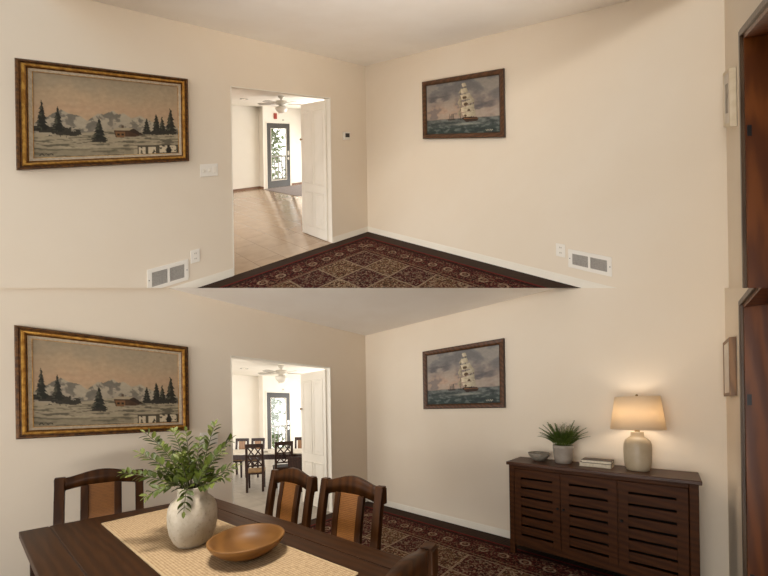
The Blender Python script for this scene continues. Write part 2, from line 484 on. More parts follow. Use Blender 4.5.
def pigment_mountains(nx=230, ny=118):
    u = np.linspace(0, 1, nx); v = np.linspace(0, 1, ny)
    U, V = np.meshgrid(u / (u + (1 - u) * .735), v)          # spacing of the motif along the canvas
    n1 = noise_grid(nx, ny, 5, 3, 1); n2 = noise_grid(nx, ny, 14, 12, 2); n3 = noise_grid(nx, ny, 30, 26, 3); n4 = noise_grid(nx, ny, 7, 34, 4)
    img = np.zeros((ny, nx, 3))
    img[:] = hx('a69c8d')
    img = lay(img, smooth(.02, .38, V + n1 * .05), hx('b5a38f'))
    img = lay(img, smooth(.1, .3, V + n1 * .09) * np.exp(-((U - .3) / .34) ** 2), hx('c0aa93'))
    img = lay(img, .45 * np.exp(-((V - .42 + n1 * .04) / .1) ** 2), hx('c2a48f'))
    img = lay(img, .35 * smooth(.0, .35, n1) * (V < .4), hx('b5a592'))
    def ridge(pts):
        x = [p[0] for p in pts]; y = [p[1] for p in pts]
        return np.interp(U, x, y)
    r0 = ridge([(0, .6), (.1, .52), (.2, .425), (.28, .48), (.34, .5), (.42, .6), (.5, .66), (1, .66)]) + n2 * .012
    r1 = ridge([(.3, .7), (.38, .56), (.46, .45), (.5, .47), (.56, .405), (.6, .46), (.63, .43), (.69, .5), (.75, .46), (.83, .55), (.95, .6), (1, .62)]) + n2 * .012
    for rr, seed in ((r0, 0), (r1, 1)):
        mk = (V > rr) & (V < .8)
        lit = smooth(-.12, .2, n2 + .8 * np.gradient(rr, axis=1) * nx / 6 + .1)
        c = lit[..., None] * hx('b0aaa0') + (1 - lit[..., None]) * hx('76736f')
        img = img * (1 - mk[..., None]) + c * mk[..., None]
        img = lay(img, mk * smooth(.05, .3, V - rr) * .6, hx('948f88'))
    snow = .70 + .03 * np.sin(U * 7 + .5) + n1 * .02
    img = lay(img, smooth(snow - .01, snow + .01, V), hx('a39c8d'))
    st = smooth(.02, .22, n4) * (V > snow)
    img = lay(img, st * .8, hx('565247'))
    img = lay(img, smooth(.1, .3, n2) * (V > snow) * .35, hx('c2b9a8'))
    img = lay(img, (V > .9) * .4 * (U < .7), hx('7a7464'))
    def bushes(cx, cy, rx, ry, c):
        nonlocal img
        img = lay(img, (((U - cx) / rx) ** 2 + ((V - cy) / ry) ** 2 < 1 + n3 * 1.2) * .95, hx(c))
    for b in ((.05, .655, .1, .045), (.2, .685, .11, .055), (.28, .715, .06, .035), (.1, .67, .09, .035)): bushes(*b, '36322a')
    def fir(cx, tip, bot, w):
        nonlocal img
        k = np.clip((V - tip) / (bot - tip), 0, 1)
        saw = .55 + .45 * ((k * 6.5) % 1)
        hw = w * k * saw + .0025
        mk = (np.abs(U - cx + n3 * .006) < hw) & (V > tip) & (V < bot)
        img = lay(img, mk * .96, hx('26261f'))
        img = lay(img, (mk & (n3 > .18) & (U < cx)) * .5, hx('6a6a5c'))
    for f in ((.06, .32, .68, .052), (.175, .39, .7, .05), (.465, .52, .81, .062), (.79, .5, .72, .034), (.855, .43, .71, .036), (.895, .47, .71, .03), (.95, .34, .70, .042)): fir(*f)
    bushes(.47, .81, .06, .02, '2d2a23'); bushes(.9, .7, .12, .03, '33302a')
    img = lay(img, inside(U, V, [(.565, .665), (.68, .665), (.74, .725), (.74, .75), (.58, .765)]), hx('4a3524'))
    img = lay(img, inside(U, V, [(.575, .69), (.645, .69), (.645, .76), (.585, .765)]), hx('7c5c3d'))
    img = lay(img, inside(U, V, [(.59, .71), (.605, .71), (.605, .74), (.59, .74)]) | inside(U, V, [(.62, .71), (.634, .71), (.634, .74), (.62, .74)]), hx('2d2017'))
    img = lay(img, inside(U, V, [(.555, .668), (.6, .632), (.7, .64), (.67, .675)]), hx('aaa08f'))
    img = lay(img, inside(U, V, [(.7, .64), (.765, .725), (.735, .735), (.67, .675)]), hx('33261c'))
    img = lay(img, inside(U, V, [(.62, .60), (.635, .60), (.635, .64), (.62, .64)]), hx('59473a'))
    # pale and dark patches at the lower corner
    img = lay(img, ((V > .875) & (U > .725)) * .9, hx('4a4337'))
    for a in ((.735, .905, .045, .1), (.80, .90, .05, .1), (.875, .885, .11, .1)):
        img = lay(img, ((U > a[0]) & (U < a[0] + a[2]) & (V > a[1]) & (V < a[1] + a[3]) & (n3 > -.25)), hx('cfc7b8'))
    img = lay(img, (((U - .935) / .018) ** 2 + ((V - .955) / .05) ** 2 < 1), hx('24201a'))
    img = lay(img, (((U - .935) / .009) ** 2 + ((V - .9) / .028) ** 2 < 1), hx('2c241c'))
    img = lay(img, (np.abs(V - .965 - .008 * np.sin(U * 190)) < .006) & (U > .04) & (U < .14), hx('35322a'))
    return np.clip(img + n3[..., None] * .035, 0, 1) * np.array([.93, .88, .79])

def pigment_ship(nx=150, ny=104):
    u = np.linspace(0, 1, nx); v = np.linspace(0, 1, ny)
    U, V = np.meshgrid(u * .825 / ((1 - u) + u * .825), v)
    n1 = noise_grid(nx, ny, 4, 4.5, 11); n2 = noise_grid(nx, ny, 10, 16, 12); n3 = noise_grid(nx, ny, 26, 30, 13)
    img = np.zeros((ny, nx, 3)); img[:] = hx('77777b')
    img = lay(img, smooth(.1, .62, V) * .9, hx('998a84'))
    img = lay(img, np.exp(-((U - .28) / .28) ** 2 - ((V - .58) / .16) ** 2) * .95, hx('b59c8e'))
    img = lay(img, smooth(-.05, .3, n1) * .5 * (V < .7), hx('a9a29b'))
    img = lay(img, smooth(.02, .3, -n1) * .6 * (V < .7), hx('6a686d'))
    for c in ((.2, .28, .14, .055), (.8, .48, .14, .05), (.72, .52, .1, .04), (.08, .3, .05, .05)):
        img = lay(img, np.exp(-((U - c[0]) / c[2]) ** 4 - ((V - c[1] + n2 * .05) / c[3]) ** 4) * .75, hx('5c5a60'))
    hor = .715
    sea = smooth(hor - .012, hor + .012, V)
    img = lay(img, sea, hx('5c6163'))
    img = lay(img, sea * smooth(hor, .97, V), hx('2f3a3a'))
    img = lay(img, sea * smooth(.1, .32, n2) * .55, hx('7d8584'))
    img = lay(img, sea * smooth(.16, .34, -n2) * .5, hx('20292a'))
    img = lay(img, np.exp(-((U - .5) / .2) ** 2 - ((V - .825) / .018) ** 2) * .6, hx('b7b8b0'))
    def boat(cx, cy, k, c, w):
        nonlocal img
        for dx in (-.025, 0, .025):
            img = lay(img, ((np.abs(U - cx - dx * k) < .004) & (V < cy) & (V > cy - .11 * k)) * .8, hx('4a4543'))
            img = lay(img, (np.abs(U - cx - dx * k - .006) < .008 * k) & (V < cy - .015) & (V > cy - .07 * k), hx('6f655d'))
        img = lay(img, inside(U, V, [(cx - w, cy - .008), (cx + w, cy - .008), (cx + w * .8, cy + .016), (cx - w * .8, cy + .016)]), hx(c))
    boat(.33, .725, 1, '3e3836', .055)
    # rigging, three masts and tiers of sails
    for x, top in ((.455, .2), (.525, .07), (.595, .3), (.635, .43)):
        img = lay(img, ((np.abs(U - x) < .0045) & (V > top) & (V < .75)) * .9, hx('3a2c20'))
    def sail(p, c='cfc6b2'):
        nonlocal img
        mk = inside(U, V, p); xs = [q[0] for q in p]
        t = np.clip((U - min(xs)) / (max(xs) - min(xs)), 0, 1)
        img = img * (1 - mk[..., None]) + (hx(c) * (1.02 - .28 * t[..., None]) + n3[..., None] * .05) * mk[..., None]
    sail([(.43, .24), (.47, .15), (.5, .2), (.48, .24)], 'b3a897')
    sail([(.475, .06), (.525, .05), (.545, .12), (.49, .13)])
    sail([(.465, .16), (.545, .15), (.565, .23), (.47, .25)])
    sail([(.455, .28), (.58, .25), (.63, .36), (.6, .37), (.47, .36)])
    sail([(.415, .42), (.46, .3), (.475, .36), (.46, .52)], 'b7ad9a')
    sail([(.475, .42), (.64, .36), (.65, .43), (.485, .48)])
    sail([(.46, .52), (.645, .46), (.65, .58), (.47, .6)])
    sail([(.475, .62), (.66, .58), (.665, .68), (.51, .7)])
    sail([(.41, .62), (.45, .54), (.47, .66), (.44, .68)], 'a89e8c')
    for a in ((.515, .33, .03, .028), (.53, .45, .03, .03), (.57, .57, .02, .02), (.52, .67, .02, .02)):
        img = lay(img, ((U - a[0]) / a[2]) ** 2 + ((V - a[1]) / a[3]) ** 2 < 1, hx('57442f'))
    img = lay(img, inside(U, V, [(.47, .715), (.51, .69), (.68, .705), (.7, .73), (.69, .775), (.53, .79)]), hx('33231a'))
    img = lay(img, inside(U, V, [(.5, .715), (.69, .725), (.69, .738), (.5, .735)]), hx('7a5636'))
    img = lay(img, (np.abs(V - .955 - .01 * np.sin(U * 210)) < .008) & (U > .8) & (U < .9), hx('a9a79d'))
    return np.clip(img + n3[..., None] * .03, 0, 1) * np.array([1, .97, .91])

def canvas_mesh(img, w, h, out, parent):
    ny, nx, _ = img.shape
    me = bpy.data.meshes.new('canvas')
    xs = np.linspace(-w / 2, w / 2, nx); zs = np.linspace(h / 2, -h / 2, ny)
    X, Z = np.meshgrid(xs, zs)
    co = np.stack([X, np.full_like(X, -out), Z], -1).reshape(-1, 3)
    idx = np.arange(nx * ny).reshape(ny, nx)
    f = np.stack([idx[:-1, :-1], idx[1:, :-1], idx[1:, 1:], idx[:-1, 1:]], -1).reshape(-1, 4)
    me.from_pydata(co.tolist(), [], f.tolist())
    ca = me.color_attributes.new('pigment', 'FLOAT_COLOR', 'POINT')
    c = np.where(img <= .04045, img / 12.92, ((img + .055) / 1.055) ** 2.4)
    ca.data.foreach_set('color', np.concatenate([c, np.ones((ny, nx, 1))], -1).astype(np.float32).ravel())
    me.materials.append(M['paint'])
    o = bpy.data.objects.new('canvas', me); col.objects.link(o); o.parent = parent
    return o
PIG_M, PIG_S = pigment_mountains(), pigment_ship()

def mountain_painting(s0, s1, h0, h1, label):
    w, h = s1 - s0, h1 - h0
    r = thing('mountain_painting', label, 'painting', at((s0 + s1) / 2, .002, h0, PI))
    MB([M['bronze'], M['gold']]).ring(w, h, [(0, 0), (0, .03), (.006, .038), (.016, .040), (.021, .033), (.026, .034), (.034, .045), (.042, .044), (.048, .030), (.054, .024), (.054, .006)],
        [0, 0, 0, 0, 0, 1, 1, 1, 0, 0]).build('frame', r)
    MB([M['liner'], M['gold']]).ring(w - .108, h - .108, [(0, .022), (.003, .024), (.021, .018), (.024, .018), (.024, .008)], [1, 0, 1, 1]).build('liner', r).location.z = .054
    c = canvas_mesh(PIG_M, w - .155, h - .155, .012, r); c.location.z = h / 2
    return r
def ship_painting(t0, t1, h0, h1, label):
    w, h = t1 - t0, h1 - h0
    r = thing('ship_painting', label, 'painting', at(.002, (t0 + t1) / 2, h0, PI / 2))
    MB([M['ship_frame'], M['ship_lip']]).ring(w, h, [(0, 0), (0, .03), (.006, .034), (.036, .030), (.05, .020), (.056, .016), (.056, .006)], [1, 1, 0, 0, 1, 1]).build('frame', r)
    c = canvas_mesh(PIG_S, w - .108, h - .108, .010, r); c.location.z = h / 2
    return r
def small_picture(label, frame_mat, sheet, inner):
    r = thing('framed_picture', label, 'picture', at(.285, T3 - .002, 1.39, 0))
    w, h = .23, .355
    MB(frame_mat).ring(w, h, [(0, 0), (0, .029), (.02, .029), (.0205, .026), (.0205, .006)], [0] * 4).build('frame', r)
    m = MB([sheet]); m.box(-w / 2 + .02, w / 2 - .02, -.0265, -.002, .02, h - .02); m.build('mount', r)
    m = MB([inner]); m.box(-.045, .045, -.0275, -.0260, .085, h - .085); m.build('print', r)

# ------------------------------------------------------------------ the room shell (same plan on both storeys)
D0, D1, DH = .655, 1.921, 1.912                      # doorway
BD0, BD1, BDH = .6, 1.55, 1.885                      # brown door in the near wall
def shell():
    up = STOREY == 'upper'
    SM = 4.7
    m = MB(M['wall']); m.box(D1, SM, -.1, 0, -.02, H); m.box(-.1, D0, -.1, 0, -.02, H); m.box(D0, D1, -.1, 0, DH, H)
    struct(m, 'wall_left', cut=True)
    m = MB(M['wall']); m.box(-.1, 0, 0, T3, -.02, H); struct(m, 'wall_right', cut=True)
    m = MB(M['wall']); m.box(-.1, BD0, T3, T3 + .16, -.02, H); m.box(BD1, 2.9, T3, T3 + .16, -.02, H); m.box(BD0, BD1, T3, T3 + .16, BDH, H)
    struct(m, 'wall_near', cut=True)
    m = MB(M['ceiling']); m.box(-.1, SM if not up else 3.2, -.1, T3 + .16, H, H + (.02 if up else .004)); cl = struct(m, 'ceiling', cut=not up)
    if up: FRONT.append(cl)
    m = MB(M['dark_floor']); m.box(-.1, SM + .4, -.1, T3 + 1.3, -.03, 0); struct(m, 'floor', cut=up)
    def bb(a, b, name):                              # baseboard with a stepped profile, on either wall
        m = MB(M['white'])
        for z0, z1, d in ((0, .05, .012), (.05, .066, .009), (.066, .074, .005)):
            if a == 'L': m.box(b[0], b[1], 0, d, z0, z1)
            elif a == 'R': m.box(0, d, b[0], b[1], z0, z1)
            else: m.box(b[0], b[1], T3 - d, T3, z0, z1)
        struct(m, name, cut=True)
    bb('L', (D1, SM), 'baseboard_left'); bb('L', (.012, D0), 'baseboard_left')
    bb('R', (0, T3), 'baseboard_right'); bb('N', (.012, BD0 - .03), 'baseboard_near')
    # white lining of the doorway
    m = MB(M['white']); m.box(D1 - .010, D1, -.115, .004, 0, DH); m.box(D0, D0 + .010, -.115, .004, 0, DH); m.box(D0, D1, -.115, .004, DH - .010, DH)
    struct(m, 'trim_1', cut=up)
    # near wall: brown door case, jamb and door
    root = bpy.data.objects.new('door_3', None); col.objects.link(root); root.matrix_world = at(BD0, T3, 0); root['kind'] = 'structure'; reg(root)
    W = BD1 - BD0
    m = MB(M['casing']); m.box(-.03, 0, -.014, 0, 0, BDH + .03); m.box(0, W, -.014, 0, BDH, BDH + .03); m.box(W, W + .03, -.014, 0, 0, BDH + .03)
    c = m.build('door_casing', root, .002)
    m2 = MB(M['brown_door']); m2.box(0, .02, 0, .16, 0, BDH - .0); m2.box(W - .02, W, 0, .16, 0, BDH); m2.box(.02, W - .02, 0, .16, BDH - .02, BDH)
    j = m2.build('door_jamb', root)
    m3 = MB(M['brown_door']); m3.box(.021, W - .021, .085, .12, .004, BDH - .021)
    for z0, z1 in ((.2, .85), (.98, 1.72)): m3.box(.15, W - .15, .077, .085, z0, z1)
    d = m3.build('door_panel', root, .003)
    m4 = MB(M['black'])
    for z in (1.33, .35): m4.box(.02, .0225, .006, .022, z, z + .06)
    hg = m4.build('hinge', root)
    for o in (c, j, d, hg): CUT.append((o, STOREY))

    # ---- room beyond the doorway
    FH = 2.38
    m = MB(M['tile'] if up else M['tile_grey'])
    q = [(-2.8, -6.0, 0), (2.9, -6.0, 0), (2.9, .004, 0), (-2.8, .004, 0)]
    m.hexa([(-2.8, -6, -.03), (2.9, -6, -.03), (2.9, -.115, -.03), (-2.8, -.115, -.03), (-2.8, -6, .002), (2.9, -6, .002), (2.9, -.115, .002), (-2.8, -.115, .002)])
    m.hexa([(D0, -.115, -.03), (D1, -.115, -.03), (D1, .004, -.03), (D0, .004, -.03), (D0, -.115, .002), (D1, -.115, .002), (D1, .004, .002), (D0, .004, .002)])
    for f in m.bm.faces:
        for l in f.loops: l[m.uvl].uv = (l.vert.co.y + .17, l.vert.co.x - 1.02 + .31 * 20)
    struct(m, 'floor', cut=up)
    m = MB(M['ceiling']); m.box(-2.8, 2.9, -6, -.1, FH, FH + .05)
    m.mats = [M['far_wall']]; struct(m, 'ceiling')
    gs0, gs1, gh = -1.89, -1.15, 1.905
    m = MB(M['far_wall']); m.box(gs1, -1.04, -5.35, -5.25, 0, FH); m.box(-2.8, gs0, -5.35, -5.25, 0, FH); m.box(gs0, gs1, -5.35, -5.25, gh, FH)
    struct(m, 'wall_far')
    m = MB(M['far_wall']); m.box(-1.05, 2.9, -5.6, -5.5, 0, FH); m.box(-1.05, -1.04, -5.5, -5.35, 0, FH); struct(m, 'wall_recess')
    m = MB(M['brown_base']); m.box(-1.03, 2.9, -5.5, -5.485, 0, .06); m.box(-1.04, -1.028, -5.5, -5.25, 0, .06); m.box(-2.8, gs0 - .03, -5.25, -5.237, 0, .06)
    struct(m, 'baseboard_far')
    # unseen side walls of that room, with wide openings added to let daylight in
    m = MB(M['far_wall']); m.box(2.9, 3.0, -5.6, -.1, 0, .5); m.box(2.9, 3.0, -5.6, -.1, 2.2, FH); m.box(2.9, 3., -5.6, -5, .5, 2.2); m.box(2.9, 3., -.7, -.1, .5, 2.2)
    struct(m, 'wall_side')
    m = MB(M['far_wall']); m.box(-2.9, -2.8, -5.6, -.1, 0, .3); m.box(-2.9, -2.8, -5.6, -.1, 2.2, FH); m.box(-2.9, -2.8, -5.6, -5, .3, 2.2); m.box(-2.9, -2.8, -.7, -.1, .3, 2.2)
    struct(m, 'wall_side')
    # white casing of the glazed door, then the door itself
    m = MB(M['white']); m.box(gs0 - .035, gs0, -5.25, -5.235, 0, gh + .035); m.box(gs1, gs1 + .035, -5.25, -5.235, 0, gh + .035); m.box(gs0 - .035, gs1 + .035, -5.25, -5.235, gh, gh + .035)
    struct(m, 'trim_2')
    root = bpy.data.objects.new('door_2', None); col.objects.link(root); root.matrix_world = at((gs0 + gs1) / 2, -5.26, 0, PI); root['kind'] = 'structure'; reg(root)
    W = gs1 - gs0 - .004
    m = MB(M['charcoal'])
    m.box(-W / 2, -W / 2 + .115, -.02, .03, .004, gh - .004); m.box(W / 2 - .115, W / 2, -.02, .03, .004, gh - .004)
    m.box(-W / 2 + .115, W / 2 - .115, -.02, .03, gh - .15, gh - .004); m.box(-W / 2 + .115, W / 2 - .115, -.02, .03, .004, .2)
    m.build('door_frame', root, .004)
    MB(M['white']).ring(W - .23, gh - .35, [(0, .0), (0, .026), (.012, .026), (.016, 0)], [0] * 3).build('glazing_bead', root).location.z = .2
    m = MB(M['glass']); m.box(-W / 2 + .115, W / 2 - .115, -.002, .004, .2, gh - .15); m.build('glass_pane', root)
    m = MB(M['steel']); m.tube([(W / 2 - .055, -.02, 1.0), (W / 2 - .055, -.04, 1.0)], .03, 16); m.box(W / 2 - .085, W / 2 - .03, -.03, -.02, .93, 1.07); m.build('deadbolt', root)
    m = MB(M['steel']); m.box(W / 2 - .085, W / 2 - .03, -.03, -.02, .79, .88); m.tube([(W / 2 - .055, -.03, .84), (W / 2 - .055, -.06, .84), (W / 2 - .15, -.06, .84)], .012, 10); m.build('door_handle', root)
    # deck and railing outside
    m = MB(M['deck']); m.box(-3.6, .4, -7.2, -5.36, -.12, -.02); struct(m, 'deck_floor')

def bifold(labelled):
    """white panelled folding door standing open against the doorway's side"""
    root = bpy.data.objects.new('door_1', None); col.objects.link(root); root.matrix_world = at(.672, -.075, .012, -PI / 2 + -.05); root['kind'] = 'structure'; reg(root)
    w, h = .625, 1.872
    def panels(m, y):
        for x0, x1 in ((.06, .295), (.33, .565)):
            for z0, z1 in ((.12, .62), (.72, 1.76)):
                n0 = len(m.bm.verts)
                m.ring(x1 - x0, z1 - z0, [(0, 0), (.006, .007), (.016, .007), (.024, .0015), (.05, .0015), (.06, .005), (.0601, .005)], [0] * 6)
                m.bm.verts.ensure_lookup_table()
                vs = m.bm.verts[n0:]
                for v in vs: v.co = Vector(((x0 + x1) / 2 + v.co.x, y - v.co.y, z0 + v.co.z))
                last = vs[-4:]
                m.face(list(last), 0)
    # local x runs into the far room, local -y faces the opening
    m = MB(M['white']); m.box(0, w, -.014, .014, 0, h); panels(m, .014); m.build('door_leaf', root, .0015)
    m = MB(M['white']); m.box(.004, w + .004, -.05, -.022, 0, h); m.build('door_leaf', root, .0015)
    m = MB(M['steel'])
    for z in (.16, .55, .93, 1.3, 1.68): m.tube([(w + .002, -.018, z), (w + .002, -.018, z + .075)], .007, 8)
    m.build('hinge', root)
    m = MB(M['brass']); m.lathe([(0, .0), (.008, 0), (.008, .015), (.016, .022), (.016, .03), (0, .036)], 14); o = m.build('door_knob', root)
    o.rotation_euler = (-PI / 2, 0, 0); o.location = (w - .03, .016, 1.36)
    return root

def railing(label):
    r = thing('balcony_railing', label, 'railing', at(-1.5, -6.3, -.02, PI))
    m = MB(M['railing']); m.box(-1.6, 1.6, -.03, .03, .86, .91); m.build('top_rail', r)
    m = MB(M['railing']); m.box(-1.6, 1.6, -.02, .02, .1, .14); m.build('bottom_rail', r)
    for x in (-1.6, 1.6):
        m = MB(M['railing']); m.box(x - .04, x + .04, -.04, .04, 0, .96); m.build('post', r)
    m = None
    for i in range(24):
        x = -1.5 + i * 3 / 23
        m = MB(M['railing']); m.box(x - .015, x + .015, -.012, .012, .14, .86); m.build('baluster', r)

def tree(label, s, t, seed, hh=3.4):
    rng = random.Random(seed)
    r = thing('garden_tree', label, 'tree', at(s, t, -1.2))
    m = MB(M['bark']); m.tube([(0, 0, 0), (.05, .02, 1.2), (-.03, 0, 2.2), (.02, .03, hh + .4)], [.11, .09, .07, .03], 8)
    for i in range(7):
        a = i * 2.4; z = 1.6 + i * .3
        m.tube([(0, 0, z), (math.cos(a) * .6, math.sin(a) * .6, z + .5), (math.cos(a) * 1.1, math.sin(a) * 1.1, z + .75)], [.035, .022, .008], 6)
    m.build('trunk', r)
    m = MB([M['leaf_out']])
    for i in range(6500):
        p = Vector((max(-1.25, min(1.25, rng.gauss(0, .7))), max(-1.1, min(1.1, rng.gauss(0, .5))), .9 + rng.random() * (hh + .6)))
        a = Vector((rng.uniform(-1, 1), rng.uniform(-1, 1), rng.uniform(-.6, .6))).normalized()
        b = a.cross(Vector((rng.uniform(-1, 1), rng.uniform(-1, 1), 1))).normalized()
        l = rng.uniform(.07, .15)
        m.face([m.v(p - a * l), m.v(p + b * l * .45), m.v(p + a * l), m.v(p - b * l * .45)])
    m.build('foliage', r, recalc=False)

def ceiling_fan(label):
    r = thing('ceiling_fan', label, 'ceiling fan', at(-.42, -3.13, 2.38))
    m = MB(M['fan_white']); m.lathe([(0, 0), (.075, 0), (.07, -.03), (.03, -.06), (.018, -.07), (.018, -.1)], 28); m.build('canopy', r)
    m = MB(M['fan_white']); m.lathe([(0, -.09), (.05, -.095), (.12, -.11), (.13, -.15), (.11, -.19), (.06, -.2), (.05, -.225), (0, -.225)], 32); m.build('motor', r)
    for i in range(5):
        a = .35 + i * 2 * PI / 5
        R = Matrix.Rotation(a, 4, 'Z') @ Matrix.Rotation(.2, 4, 'X')
        m = MB([M['fan_blade'], M['fan_white']])
        pts = [(.16, -.035), (.22, -.06), (.46, -.07), (.53, -.045), (.53, .045), (.46, .07), (.22, .06), (.16, .035)]
        A = [m.v(R @ Vector((x, y, -.004)) + Vector((0, 0, -.17))) for x, y in pts]; B = [m.v(R @ Vector((x, y, .004)) + Vector((0, 0, -.17))) for x, y in pts]
        m.face(A); m.face(B[::-1])
        for j in range(8): m.face([A[j], A[(j + 1) % 8], B[(j + 1) % 8], B[j]])
        b = m.build('blade', r)
        m = MB(M['fan_white']); m.box(.10, .24, -.02, .02, -.010, -.004, m=Matrix.Translation((0, 0, -.17)) @ R); m.build('blade_bracket', b)
    m = MB(M['lamp_glass']); m.lathe([(.05, -.225), (.12, -.245), (.135, -.28), (.105, -.345), (.05, -.385), (0, -.39)], 28); m.build('light_bowl', r)
    m = MB(M['brass']); m.tube([(.06, 0, -.225), (.062, 0, -.42)], .003, 6); m.build('pull_chain', r)

def recessed_light(label):
    r = thing('ceiling_light', label, 'ceiling light', at(-.02, -4.11, 2.38))
    m = MB(M['fan_blade']); m.lathe([(.095, 0), (.095, -.008), (.07, -.012), (.065, -.003), (.07, 0)], 28); m.build('trim_ring', r)
    m = MB(M['lens']); m.lathe([(0, -.004), (.067, -.004), (.067, 0), (0, 0)], 28); m.build('lens', r)

# ------------------------------------------------------------------ wall fittings
def wall_vent(label, mw, w, h, group=None):
    r = thing('wall_vent', label, 'air vent', mw, group)
    m = MB(M['vent_white']); f = .032
    m.box(-w / 2, w / 2, -.008, 0, 0, f); m.box(-w / 2, w / 2, -.008, 0, h - f, h); m.box(-w / 2, -w / 2 + f, -.008, 0, f, h - f); m.box(w / 2 - f, w / 2, -.008, 0, f, h - f); m.box(-.009, .009, -.008, 0, f, h - f)
    m.build('vent_frame', r, .002)
    for x0, x1 in ((-w / 2 + f, -.009), (.009, w / 2 - f)):
        m = MB([M['grille'], M['plate_dark']]); m.box(x0, x1, -.002, 0, f, h - f, 1)
        n = 14
        for i in range(n):
            z = f + (h - 2 * f) * (i + .5) / n
            m.hexa([(x0, -.007, z - .004), (x1, -.007, z - .004), (x1, -.002, z - .001), (x0, -.002, z - .001), (x0, -.007, z - .002), (x1, -.007, z - .002), (x1, -.002, z + .003), (x0, -.002, z + .003)], 0)
        m.build('grille', r)
    for x in (-w / 2 + .012, w / 2 - .012):
        m = MB(M['plate_dark']); m.tube([(x, -.008, h / 2), (x, -.011, h / 2)], .004, 8); m.build('screw', r)
def outlet(label, mw):
    r = thing('wall_outlet', label, 'outlet', mw)
    m = MB(M['plate']); m.box(-.038, .038, -.007, 0, 0, .12); m.build('cover_plate', r, .003)
    for z in (.036, .084):
        m = MB([M['white'], M['plate_dark']]); m.prism([(.015 * math.cos(a) * 1.05, z + .015 * math.sin(a)) for a in [2 * PI * i / 16 for i in range(16)]], -.009, -.006)
        m.box(-.007, -.004, -.0098, -.009, z - .003, z + .008, 1); m.box(.004, .007, -.0098, -.009, z - .003, z + .008, 1); m.build('socket', r)
def switch_plate(label, mw):
    r = thing('light_switch', label, 'switch', mw)
    m = MB(M['plate']); m.box(-.078, .078, -.007, 0, 0, .12); m.build('cover_plate', r, .003)
    for x in (-.046, 0):
        m = MB(M['white']); m.box(x - .006, x + .006, -.018, -.006, .052, .07); m.box(x - .012, x + .012, -.0085, -.007, .042, .078); m.build('toggle', r)
    m = MB(M['white']); m.box(.031, .063, -.011, -.006, .028, .092); m.build('rocker', r, .002)

# ------------------------------------------------------------------ rug
def rug(label, cut):
    m = MB(M['rug'])
    s0, t0, s1, t1 = .225, .19, 4.3, T3 - .12
    zt = .012
    V = [m.v(p) for p in ((s0, t0, .001), (s1, t0, .001), (s1, t1, .001), (s0, t1, .001), (s0, t0, zt), (s1, t0, zt), (s1, t1, zt), (s0, t1, zt))]
    for a in ((3, 2, 1, 0), (4, 5, 6, 7), (0, 1, 5, 4), (1, 2, 6, 5), (2, 3, 7, 6), (3, 0, 4, 7)):
        m.face([V[i] for i in a], 0, False, [(V[i].co.x - s0, V[i].co.y - t0) for i in a])
    o = solo(m, 'persian_rug', label, 'rug', ROOM)
    if cut: CUT.append((o, STOREY))

# ================================================================== UPPER STOREY
STOREY = 'upper'
shell(); bifold(True)
mountain_painting(2.302, 3.306, 1.178, 1.925, 'snowy mountain painting in a gold frame in the upper, empty room')
ship_painting(1.025, 2.038, 1.35, 2.058, 'sailing ship painting in a wooden frame in the upper, empty room')
small_picture('small cream framed picture by the brown doorway of the upper room', M['cream_frame'], M['paper'], M['grey_print'])
wall_vent('white two panel air vent below the upper mountain painting', at(2.465, 0, .098, PI), .30, .187); CUT_VENT = UPPER[-1]
wall_vent('white two panel air vent low on the wall with the ship painting', at(0, 2.743, .158, PI / 2), .318, .165)
outlet('white wall outlet between the air vent and the doorway', at(2.257, 0, .236, PI))
outlet('white wall outlet beside the air vent, right of the ship painting', at(0, 2.522, .236, PI / 2))
switch_plate('ivory triple switch plate between the mountain painting and doorway, upper room', at(2.128, 0, 1.02, PI))
r = thing('thermostat', 'small white thermostat with a black screen beside the upper doorway', 'thermostat', at(.395, 0, 1.36, PI))
m = MB(M['dish']); m.box(-.058, .058, -.022, 0, -.004, .104); m.build('housing', r, .004)
m = MB(M['black']); m.box(-.03, .045, -.0245, -.021, .03, .085); m.build('screen', r)
rug('dark red patterned rug on the floor of the upper, empty room', True)
m = MB(M['mat']); m.hexa([(-2.6, -5.1, .002), (-.98, -5.1, .002), (-.98, -3.4, .002), (-2.6, -3.4, .002), (-2.6, -5.1, .012), (-.98, -5.1, .012), (-.98, -3.4, .012), (-2.6, -3.4, .012)])
solo(m, 'floor_mat', 'grey mat on the tiles in front of the glazed door', 'mat', ROOM)
ceiling_fan('white ceiling fan beyond the doorway of the upper, empty room')
recessed_light('recessed ceiling light beyond the doorway of the upper, empty room')
m = MB(M['red_box']); m.box(-.045, .045, -.035, 0, 0, .17); m.box(-.025, .025, -.042, -.035, .03, .08)
solo(m, 'alarm_box', 'small red box on the wall above the glazed door', 'alarm', at(-1.42, -5.25, 2.03, PI), bevel=.004)
m = MB(M['fan_blade']); m.box(-.025, .025, -.02, 0, 0, .045); solo(m, 'door_sensor', 'small grey sensor over the glazed door of the upper room', 'sensor', at(-1.68, -5.25, 1.985, PI), bevel=.003)
railing('white balcony railing outside the glazed door of the upper room')
tree('green tree outside the glazed door of the upper room', -2.0, -8.6, 3)

